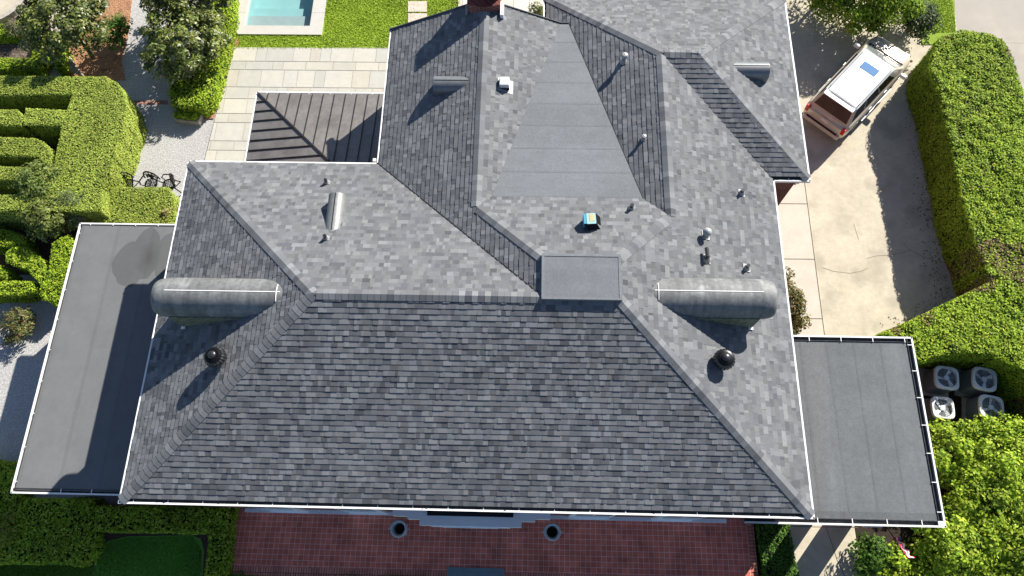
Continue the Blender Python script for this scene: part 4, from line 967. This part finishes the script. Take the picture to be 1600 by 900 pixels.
def hedge(name, label, poly, h, pal, dens=800, leaf=(.09, .055), rough=.05, cat='hedge', group=None, z0=0., brown=0., round_=.12, und=.06, m='leaf'):
    poly = np.array(poly); k = len(poly); ar = sum(poly[i][0]*poly[(i+1) % k][1]-poly[(i+1) % k][0]*poly[i][1] for i in range(k))
    if ar < 0: poly = poly[::-1]
    t = thing(name, label, cat, (float(poly[:, 0].mean()), float(poly[:, 1].mean()), 0), group=group); off = Vector(t.location)
    c = poly.mean(0)
    # inset core
    nx = []
    for i in range(k):
        a, b_, d = poly[i-1], poly[i], poly[(i+1) % k]; e1 = (b_-a)/(np.linalg.norm(b_-a)+1e-9); e2 = (d-b_)/(np.linalg.norm(d-b_)+1e-9)
        n1 = np.array((-e1[1], e1[0])); n2 = np.array((-e2[1], e2[0])); q = n1+n2; q = q/(np.linalg.norm(q)+1e-9); nx.append(b_+q*.09)
    core = MB(); core.prism([tuple(q) for q in nx], z0, h-.09); o = core.build('core', 'hedge_core', t); o.matrix_parent_inverse = Matrix.Translation(-off)
    x0, y0 = poly.min(0); x1, y1 = poly.max(0); A = (x1-x0)*(y1-y0); n = int(A*dens); X = RNG.uniform(x0, x1, n); Y = RNG.uniform(y0, y1, n); ok = inside(poly, X, Y); X, Y = X[ok], Y[ok]
    # distance to edge for rounding
    dist = np.full(len(X), 9.)
    for i in range(k):
        a, b_ = poly[i], poly[(i+1) % k]; e = b_-a; L2 = (e*e).sum()+1e-9; tt = np.clip(((X-a[0])*e[0]+(Y-a[1])*e[1])/L2, 0, 1); dist = np.minimum(dist, np.hypot(X-a[0]-tt*e[0], Y-a[1]-tt*e[1]))
    Z = h+(vnoise(X, Y, 3, 1.1)-.5)*2*und+(vnoise(X, Y, 4, 4.5)-.5)*und*1.6+RNG.uniform(-rough, rough, len(X))-np.clip(round_-dist, 0, 1)**2/round_*.8
    pos = [np.stack([X, Y, Z], 1)]; nr = [np.tile((0, 0, 1.), (len(X), 1))]
    for i in range(k):
        a, b_ = poly[i], poly[(i+1) % k]; e = b_-a; L_ = np.linalg.norm(e); n = int(L_*(h-z0)*dens*.8); tt = RNG.random(n); zz = RNG.uniform(z0, h-.04, n); nn = np.array((e[1], -e[0]))/(L_+1e-9)
        jj = RNG.uniform(-rough, rough*.8, n)+(vnoise(tt*L_+i*7, zz, 6, 2.)-.5)*.10-.02; pos.append(np.stack([a[0]+e[0]*tt+nn[0]*jj, a[1]+e[1]*tt+nn[1]*jj, zz], 1)); nr.append(np.tile((nn[0], nn[1], .35), (n, 1)))
    P = np.concatenate(pos); Nn = np.concatenate(nr); C = palette(len(P), pal[0], pal[1])
    pt = vnoise(P[:, 0], P[:, 1], 8, .8)*.65+vnoise(P[:, 0], P[:, 1], 9, 3.)*.35; C *= (.78+.44*pt)[:, None]
    if brown:
        bz = (vnoise(P[:, 0], P[:, 1], 12, .45)*.6+vnoise(P[:, 0], P[:, 1], 13, 1.7)*.4) > (1-brown*.45); mk = bz & (RNG.random(len(P)) < .55); C[mk] = BROWN*RNG.uniform(.6, 1.3, (mk.sum(), 1))
    o = leaves('foliage', P-np.array(off), Nn, leaf[0], leaf[1], C, m, t, tilt=.30)
    return t
W4 = [4, 3, 3, 1.2]
def hp(pts, z): return atl(pts, z)
# tall clipped hedge maze on the left
HM = 1.7
hedge('clipped_hedge', 'broad pale clipped hedge with arms reaching left, beside the gravel court', hp([(-60, 117), (60, 118), (165, 119), (182, 128), (194, 148), (197, 165), (193, 190), (183, 220), (176, 245), (172, 268), (160, 292), (157, 330), (100, 330), (-60, 330), (-60, 305), (36, 303), (60, 295), (64, 280), (-60, 282), (-60, 257), (84, 262), (88, 235), (96, 196), (38, 195), (36, 188), (40, 168), (104, 171), (112, 147), (-60, 150)], HM), HM, (G_CLIP, W4), 1050, (.068, .04), .02, und=.012, round_=.07)
hedge('clipped_hedge', 'short pale clipped hedge block at the left edge between two dark aisles', hp([(-60, 170), (26, 170), (37, 181), (33, 196), (-60, 195)], HM), HM, (G_CLIP, W4), 1050, (.068, .04), .02, und=.012, round_=.07)
hedge('clipped_hedge', 'pale clipped hedge arm with rounded end inside the maze', hp([(-60, 212), (55, 215), (70, 222), (79, 236), (74, 257), (68, 257), (60, 245), (-60, 240)], HM), HM, (G_CLIP, W4), 1050, (.068, .04), .02, und=.012, round_=.07)
hedge('low_hedge', 'flat topped bright hedge between the iron chairs and the left porch', hp([(158, 291), (262, 292), (270, 305), (274, 330), (276, 362), (160, 362), (150, 340)], 1.1), 1.1, (G_CLIP, W4), 1050, (.068, .04), .02, und=.015, round_=.07)
# lower parterre, left
hedge('box_hedge', 'curved box hedge left of the porch roof', hp([(8, 396), (20, 386), (38, 384), (58, 400), (72, 418), (86, 436), (80, 450), (62, 444), (40, 420), (22, 414), (10, 410)], 1.0), 1.0, (G_BRIGHT, W4), 800, (.08, .05), .04)
hedge('box_hedge', 'straight box hedge along the top of the left gravel yard', hp([(-60, 440), (54, 438), (56, 455), (30, 461), (-60, 464)], .9), .9, (G_BRIGHT, W4), 800, (.08, .05), .04)
hedge('box_hedge', 'box hedge hugging the porch roof edge', hp([(80, 380), (108, 366), (118, 385), (112, 420), (98, 455), (84, 474), (66, 468), (60, 452), (74, 430)], 1.1), 1.1, (G_HEDGE, W4), 800, (.08, .05), .05)
hedge('box_hedge', 'dark shaded box hedge below the pale bushes on the left', hp([(-60, 356), (12, 358), (38, 368), (40, 384), (20, 384), (-60, 384)], .9), .9, (G_HEDGE, W4), 800, (.08, .05), .04)
hedge('box_hedge', 'small box hedge piece at the left edge above the straight one', hp([(-60, 412), (4, 414), (14, 424), (8, 436), (-60, 434)], .8), .8, (G_BRIGHT, W4), 800, (.08, .05), .04)
sheet('maze_soil', [(-16, 8.8), (-5.2, 8.8), (-5.2, 11.6), (-6.2, 14), (-7.6, 17.6), (-16, 17.6)], .006, 'mulch_dark')
# top left parterre
hedge('box_hedge', 'low box hedge bordering the dry flower bed', hp([(-60, 88), (48, 90), (52, 60), (56, 48), (72, 50), (76, 70), (70, 92), (60, 108), (-60, 106)], .6), .6, (G_HEDGE, W4), 700, (.08, .05), .04)
hedge('box_hedge', 'short box hedge beside the pale split logs', hp([(82, 66), (96, 62), (104, 80), (98, 104), (84, 106)], .6), .6, (G_HEDGE, W4), 700, (.08, .05), .04)
hedge('box_hedge', 'bright box hedge round the stone basin', hp([(-60, 38), (22, 36), (42, 14), (46, -12), (60, -12), (62, 10), (50, 36), (20, 56), (-60, 60)], .5), .5, (G_BRIGHT, W4), 700, (.08, .05), .05)
# hedge right of the magnolia
hedge('box_hedge', 'bright hedge running beside the pool under the magnolia', hp([(330, -60), (368, -60), (363, 20), (355, 62), (343, 108), (332, 148), (318, 166), (296, 168), (268, 164), (262, 145), (266, 112), (300, 112), (330, 90)], .8), .8, (G_BRIGHT, W4), 620, (.09, .055), .07)
# front left
hedge('front_hedge', 'dark ground-hugging hedge mass below the left porch roof', hp([(-60, 776), (40, 778), (146, 778), (146, 860), (128, 884), (60, 880), (-60, 884)], .75), .75, (G_BRIGHT, W4), 520, (.10, .06), .05)
hedge('front_hedge', 'clipped hedge along the house wall and terrace, below the front gutter', hp([(146, 790), (364, 792), (362, 820), (352, 905), (318, 905), (326, 833), (230, 832), (146, 830)], .8), .8, (G_BRIGHT, W4), 520, (.10, .06), .05)
hedge('front_hedge', 'shaded rounded hedge left of the porch, beside the gravel', hp([(-60, 716), (10, 720), (26, 732), (30, 760), (28, 784), (-60, 784)], .9), .9, (G_BRIGHT, W4), 520, (.10, .06), .06)
hedge('front_hedge', 'dark rectangular hedge between the tile terrace and the side path', [(18.7, .6), (19.72, .55), (19.95, -3), (18.75, -3)], .6, (G_DARK, (3, 3, 3)), 560, (.09, .05), .05)
# right side
HH = 2.0
hedge('tall_hedge', 'massive tall hedge along the driveway on the right', hp([(1456, 84), (1468, 58), (1500, 46), (1545, 50), (1568, 60), (1584, 88), (1598, 135), (1640, 300), (1700, 620), (1780, 760), (1640, 720), (1650, 700), (1640, 655), (1626, 612), (1600, 575), (1560, 556), (1510, 550), (1470, 555), (1440, 566), (1420, 566), (1380, 548), (1375, 521), (1405, 508), (1440, 492), (1470, 477), (1548, 440), (1532, 396), (1515, 348), (1502, 300), (1492, 250), (1481, 200), (1470, 150), (1455, 105)], HH), HH, (G_HEDGE, W4), 800, (.085, .055), .05, brown=.86, und=.08)

def blob(name, label, cx, cy, rx, ry, z0, z1, pal, nl, leaf=(.12, .07), clumps=60, cr=.38, cat='bush', group=None, m='leaf', trunk=True, fill=.35, tm='bark', hollow=.5):
    t = thing(name, label, cat, (cx, cy, 0), group=group); g_ = RNG
    th = g_.uniform(0, 2*math.pi, clumps); cz = g_.uniform(-.35, 1, clumps); rr = np.sqrt(np.clip(1-cz*cz, 0, 1)); rad = g_.uniform(hollow, 1, clumps)
    zc = (z0+z1)/2; rz = (z1-z0)/2
    Cn = np.stack([rx*rr*np.cos(th)*rad, ry*rr*np.sin(th)*rad, zc+rz*cz*rad*.95], 1)
    per = g_.multinomial(int(nl*(1-fill)), np.ones(clumps)/clumps); P = []; Nn = []; Cc = []
    for i in range(clumps):
        n = per[i]; d = g_.normal(0, 1, (n, 3)); d /= np.linalg.norm(d, axis=1)[:, None]; d[:, 2] = np.abs(d[:, 2])*.9-.15; q = Cn[i]+d*np.array((1, 1, .75))*cr*g_.uniform(.55, 1.05, (n, 1))*g_.uniform(.75, 1.2); P.append(q)
        o_ = Cn[i]-np.array((0, 0, zc)); o_ = o_/(np.linalg.norm(o_)+1e-6); Nn.append(d*.6+o_*.4+np.array((0, 0, .6))); k = g_.uniform(.6, 1.3); Cc.append(palette(n, pal[0], pal[1])*k)
    n = int(nl*fill); d = g_.normal(0, 1, (n, 3)); d /= np.linalg.norm(d, axis=1)[:, None]; q = d*np.array((rx, ry, rz))*g_.uniform(.45, .98, (n, 1)); q[:, 2] += zc; P.append(q); Nn.append(d+np.array((0, 0, .5))); Cc.append(palette(n, pal[0], pal[1])*.9)
    P = np.concatenate(P); P[:, 2] = np.maximum(P[:, 2], .03); leaves('crown' if trunk else 'foliage', P, np.concatenate(Nn), leaf[0], leaf[1], np.concatenate(Cc), m, t, tilt=.38)
    if trunk:
        b = MB(); H = zc; b.tube([(0, 0, 0), (.03, .02, H*.4), (0, .05, H*.75)], [.11, .085, .06], 8)
        for i in range(8):
            e = Cn[g_.integers(clumps)]*.8; e[2] = max(e[2], H*.8); a0 = Vector((0, .04, H*.6)); b.tube([a0, a0.lerp(Vector(e), .5)+Vector((0, 0, .12)), e], [.05, .032, .012], 6)
        b.build('trunk', tm, t)
    return t
def bl(name, label, px, py, z0, z1, rx, ry, *a, **k):
    p = at(px, py, (z0+z1)/2); return blob(name, label, p[0], p[1], rx, ry, z0, z1, *a, **k)
WM = (4, 3, 3, .8, 1.6)
bl('magnolia_tree', 'large glossy grey-green magnolia between the gravel path and the pool', 287, 66, .25, 2.8, 1.85, 1.9, (G_MAG, WM), 7800, (.17, .085), 85, .30, cat='tree', group='magnolia trees in the left garden', m='leaf_gloss', fill=.15)
bl('magnolia_tree', 'magnolia branch crown rising at the top edge above the path and pool hedge', 283, -14, .5, 3.2, 2.0, 1.6, (G_MAG, WM), 8000, (.17, .085), 75, .32, cat='tree', group='magnolia trees in the left garden', m='leaf_gloss', fill=.15)
bl('magnolia_tree', 'smaller olive-green magnolia over the parterre and orange mulch', 102, 38, .8, 3.4, 1.75, 1.75, (G_MAG, WM), 12000, (.15, .075), 70, .36, cat='tree', group='magnolia trees in the left garden', m='leaf_gloss', fill=.15)
bl('shrub', 'dark leggy shrub on the orange mulch beside the gravel path', 178, 48, .2, 1.5, .62, .95, (G_DARK, (3, 3, 3)), 1800, (.12, .06), 22, .28, tm='bark')
bl('shrub', 'pale green airy bush in front of the clipped hedge maze', 62, 285, .6, 2.2, 1.0, .95, ([(.20, .27, .07), (.14, .2, .045), (.26, .3, .1)], (3, 3, 2)), 3200, (.11, .06), 34, .3)
bl('shrub', 'yellow-green leafy bush on the left between hedge maze and porch', 78, 342, .5, 2.0, 1.0, .75, ([(.20, .24, .06), (.13, .18, .035), (.26, .28, .10)], (3, 3, 2)), 3200, (.12, .065), 34, .3)
bl('shrub', 'feathery grey-green bush touching the corner of the left porch', 118, 318, .4, 1.9, 1.05, .9, ([(.20, .25, .12), (.15, .20, .085), (.26, .30, .17)], (3, 3, 2)), 5200, (.09, .022), 40, .3)
bl('shrub', 'small yellowing plant at the end of the low hedge by the house', 264, 335, .5, 1.35, .32, .38, ([(.34, .28, .10), (.2, .22, .05), (.4, .36, .16)], (3, 3, 2)), 700, (.1, .05), 12, .16, trunk=False)
bl('shrub', 'reddish-green bush standing alone in the gravel yard', 24, 508, .0, .9, .75, .75, ([(.12, .14, .04), (.25, .15, .08), (.2, .2, .07), (.07, .1, .03)], (3, 2, 3, 3)), 1800, (.10, .045), 26, .22)
bl('shrub', 'sunlit lime shrub at the bottom left edge', 2, 828, .4, 1.5, .55, .55, ([(.26, .32, .04), (.34, .38, .07), (.16, .24, .03)], (3, 3, 2)), 1500, (.1, .055), 20, .22)
bl('shrub', 'grey dried shrub beside the round basin', 26, 44, .1, .8, .6, .45, ([(.2, .2, .11), (.14, .16, .06), (.28, .25, .16)], (3, 3, 2)), 1200, (.1, .03), 18, .2)
bl('tree', 'broad dark green tree in front of the parked car', 1352, 0, .3, 2.7, 2.45, 1.5, (G_HEDGE, (2, 2, 4, 1)), 14000, (.13, .075), 80, .40, cat='tree')
bl('tree', 'dark green tree crown at the top edge above the driveway', 1325, -75, .5, 4.2, 2.3, 2.0, (G_HEDGE, (2, 2, 4, 1)), 12000, (.13, .075), 70, .42, cat='tree')
bl('shrub', 'grey-green shrub between the tree and the tall hedge', 1434, 26, .2, 1.5, .7, 1.15, ([(.10, .14, .06), (.06, .1, .03), (.17, .2, .11)], (3, 3, 2)), 4200, (.12, .06), 34, .32)
bl('shrub', 'rusty-leaved shrub squeezed between the house wall and the sidewalk', 1232, 476, .3, 1.6, .55, 1.35, ([(.13, .13, .03), (.24, .15, .06), (.09, .1, .025), (.2, .19, .07)], (3, 2, 3, 2)), 3400, (.12, .065), 34, .26, trunk=False)
bl('shrub', 'small rounded bush beyond the rear gable', 837, 19, .3, 1.3, .42, .4, ([(.13, .17, .04), (.2, .2, .08), (.07, .1, .03)], (3, 3, 2)), 900, (.09, .05), 14, .2)
GR = 'bright shrubs massed at the bottom right'
for px, py, z1, rx, ry, lb, pal in (
    (1500, 712, 1.7, 1.9, 1.25, 'bright leafy shrub just below the condensers', G_BRIGHT),
    (1575, 740, 2.2, 1.9, 1.9, 'bright lime shrub against the right edge, middle of the mass', G_BRIGHT),
    (1545, 800, 2.1, 1.6, 1.5, 'yellow-green shrub right of the flat roof corner', G_BRIGHT),
    (1500, 860, 2.0, 1.6, 1.3, 'speckled shrub below the flat roof corner', G_BRIGHT),
    (1372, 872, 1.0, .8, .7, 'dark leafy shrub beside the side path, below the flat roof', G_DARK),
    (1600, 860, 2.2, 1.9, 1.6, 'dense green shrub in the bottom right corner', G_HEDGE),
    (1425, 905, 1.1, 1.5, .95, 'shaded leafy shrub under the flag', G_HEDGE),
    (1665, 690, 1.8, 1.1, 1.1, 'shaded shrub between the condensers and the right edge', G_HEDGE)):
    bl('large_shrub', lb, px, py, .1, z1, rx, ry, (pal, W4[:len(pal)]), int(rx*ry*3300), (.12, .07), int(26*rx*ry), .34, group=GR)
# planter trough
PB = thing('planter', 'small pale planter trough with low plant at the hedge corner', 'planter', (*at(294, 184, .2)[:2], 0), R(-8))
b = MB(); b.box(-.55, .55, -.2, .2, 0, .28); b.build('trough', 'curb', PB)
n = 900; P = np.stack([RNG.uniform(-.5, .5, n), RNG.uniform(-.17, .2, n), RNG.uniform(.25, .5, n)], 1); leaves('plant', P, np.tile((0, 0, 1.), (n, 1)), .1, .05, palette(n, G_BRIGHT, W4), 'leaf', PB)
# liriope-like edging plants along the terrace front
for x0, x1, lb in ((1.0, 8.1, 'strappy dark edging plants left of the front step'), (10.5, 18.5, 'strappy dark edging plants right of the front step')):
    n = int((x1-x0)*260); X = RNG.uniform(x0, x1, n); cl = vnoise(X, X*0, 5, 1.4); Y = -2.02+RNG.normal(0, .06, n)+cl*.22-.05; Z = RNG.uniform(.02, .42, n)
    o = leaves('edging_plants', np.stack([X, Y, Z], 1), np.tile((0, -.6, .6), (n, 1)), .16, .03, palette(n, G_DARK, (3, 3, 3)), 'leaf'); tag(o, lb, 'plants', kind='stuff')
# sparse grass blades on the lawns
def grass(poly, n, pal, z, name='grass'):
    poly = np.array(poly); x0, y0 = poly.min(0); x1, y1 = poly.max(0); X = RNG.uniform(x0, x1, n); Y = RNG.uniform(y0, y1, n); ok = inside(poly, X, Y); X, Y = X[ok], Y[ok]
    C = palette(len(X), pal, (3, 3, 2))*(.85+.3*vnoise(X, Y, 2, .9))[:, None]
    o = leaves(name, np.stack([X, Y, z+RNG.uniform(0, .035, len(X))], 1), np.tile((0, 0, 1.), (len(X), 1)), .08, .028, C, 'leaf', tilt=.6); tag(o, 'mown grass covering the lawn', kind='stuff')
LG = [(.33, .46, .04), (.42, .54, .05), (.25, .37, .035)]
outer = atl([(352, 77), (612, 77), (612, 40), (720, 20), (720, -60), (508, -60), (508, 54), (360, 56)], .02)
grass(outer, 60000, LG, .02)
grass(atl([(1452, -40), (1484, -40), (1494, 50), (1452, 50)], .03), 7000, LG, .03)
grass(atl([(150, 905), (156, 862), (176, 847), (200, 841), (300, 840), (314, 860), (314, 905)], 0), 16000, [(.16, .38, .05), (.20, .44, .06), (.12, .30, .045)], .012)
grass(atl([(-20, 930), (-20, 884), (150, 884), (150, 930)], 0), 12000, [(.15, .29, .03), (.18, .33, .035), (.11, .22, .03)], -.01)
# brick threshold across the gravel court
q = atl([(200, 157), (262, 157), (262, 163), (200, 163)], 0); b = MB(); b.prism([tuple(k) for k in q], -.1, .012); tag(b.build('brick_threshold', 'brick_strip'), kind='structure')
# pale split logs
a0 = at(106, 84, .3); LG_ = thing('log_edging', 'pale split logs stacked beside the orange mulch bed', 'log edging', (a0[0], a0[1], 0))
for k in range(7):
    p0 = at(104+k*3.2, 82+k*4.6, .35); p1 = at(112+k*3.0, 112+k*1.2, .15); b = MB(); b.tube([p0, (p0+p1)/2, p1], [.045, .055, .05], 7); o = b.build('log', 'log', LG_); o.matrix_parent_inverse = Matrix.Translation(-Vector(LG_.location))
# round basin in the corner
p = at(-14, -8, .2); BS = thing('round_basin', 'round stone rimmed basin with tan surface in the top left corner', 'basin', (p[0], p[1], 0)); rb = 1.65
b = MB(); b.lathe([(rb, 0), (rb, .25), (rb-.22, .25), (rb-.22, .1)], 40); b.build('rim', 'curb', BS); b = MB(); b.lathe([(.001, .12), (rb-.22, .12)], 40); b.build('surface', 'concrete', BS)

# fallen leaves along the hedge foot and in the court
q = [at(a, b, 0) for a, b in ((1432, 110), (1440, 200), (1450, 300), (1468, 400), (1490, 470), (1400, 512))]
P = []
for A, B_ in zip(q[:-1], q[1:]):
    n = 90; t = RNG.random(n)[:, None]; P.append(A+(B_-A)*t+np.stack([-np.abs(RNG.normal(0, .35, n)), RNG.normal(0, .2, n), np.full(n, .012)], 1))
P = np.concatenate(P); tag(leaves('fallen_leaves', P, np.tile((0, 0, 1.), (len(P), 1)), .07, .04, palette(len(P), [(.22, .15, .07), (.3, .22, .1), (.12, .13, .04)], (3, 2, 2)), 'leaf', tilt=.2), 'scattered fallen leaves at the hedge foot', kind='stuff')
n = 260; P = np.stack([RNG.uniform(.2, W-.2, n), .10+RNG.normal(0, .035, n), EZ+.01+RNG.uniform(-.05, .015, n)], 1)
tag(leaves('leaf_litter', P, np.tile((0, 0, 1.), (n, 1)), .07, .03, palette(n, [(.03, .028, .022), (.08, .06, .04)], (3, 1)), 'leaf'), 'dark leaf litter lying in the front gutter', kind='stuff')
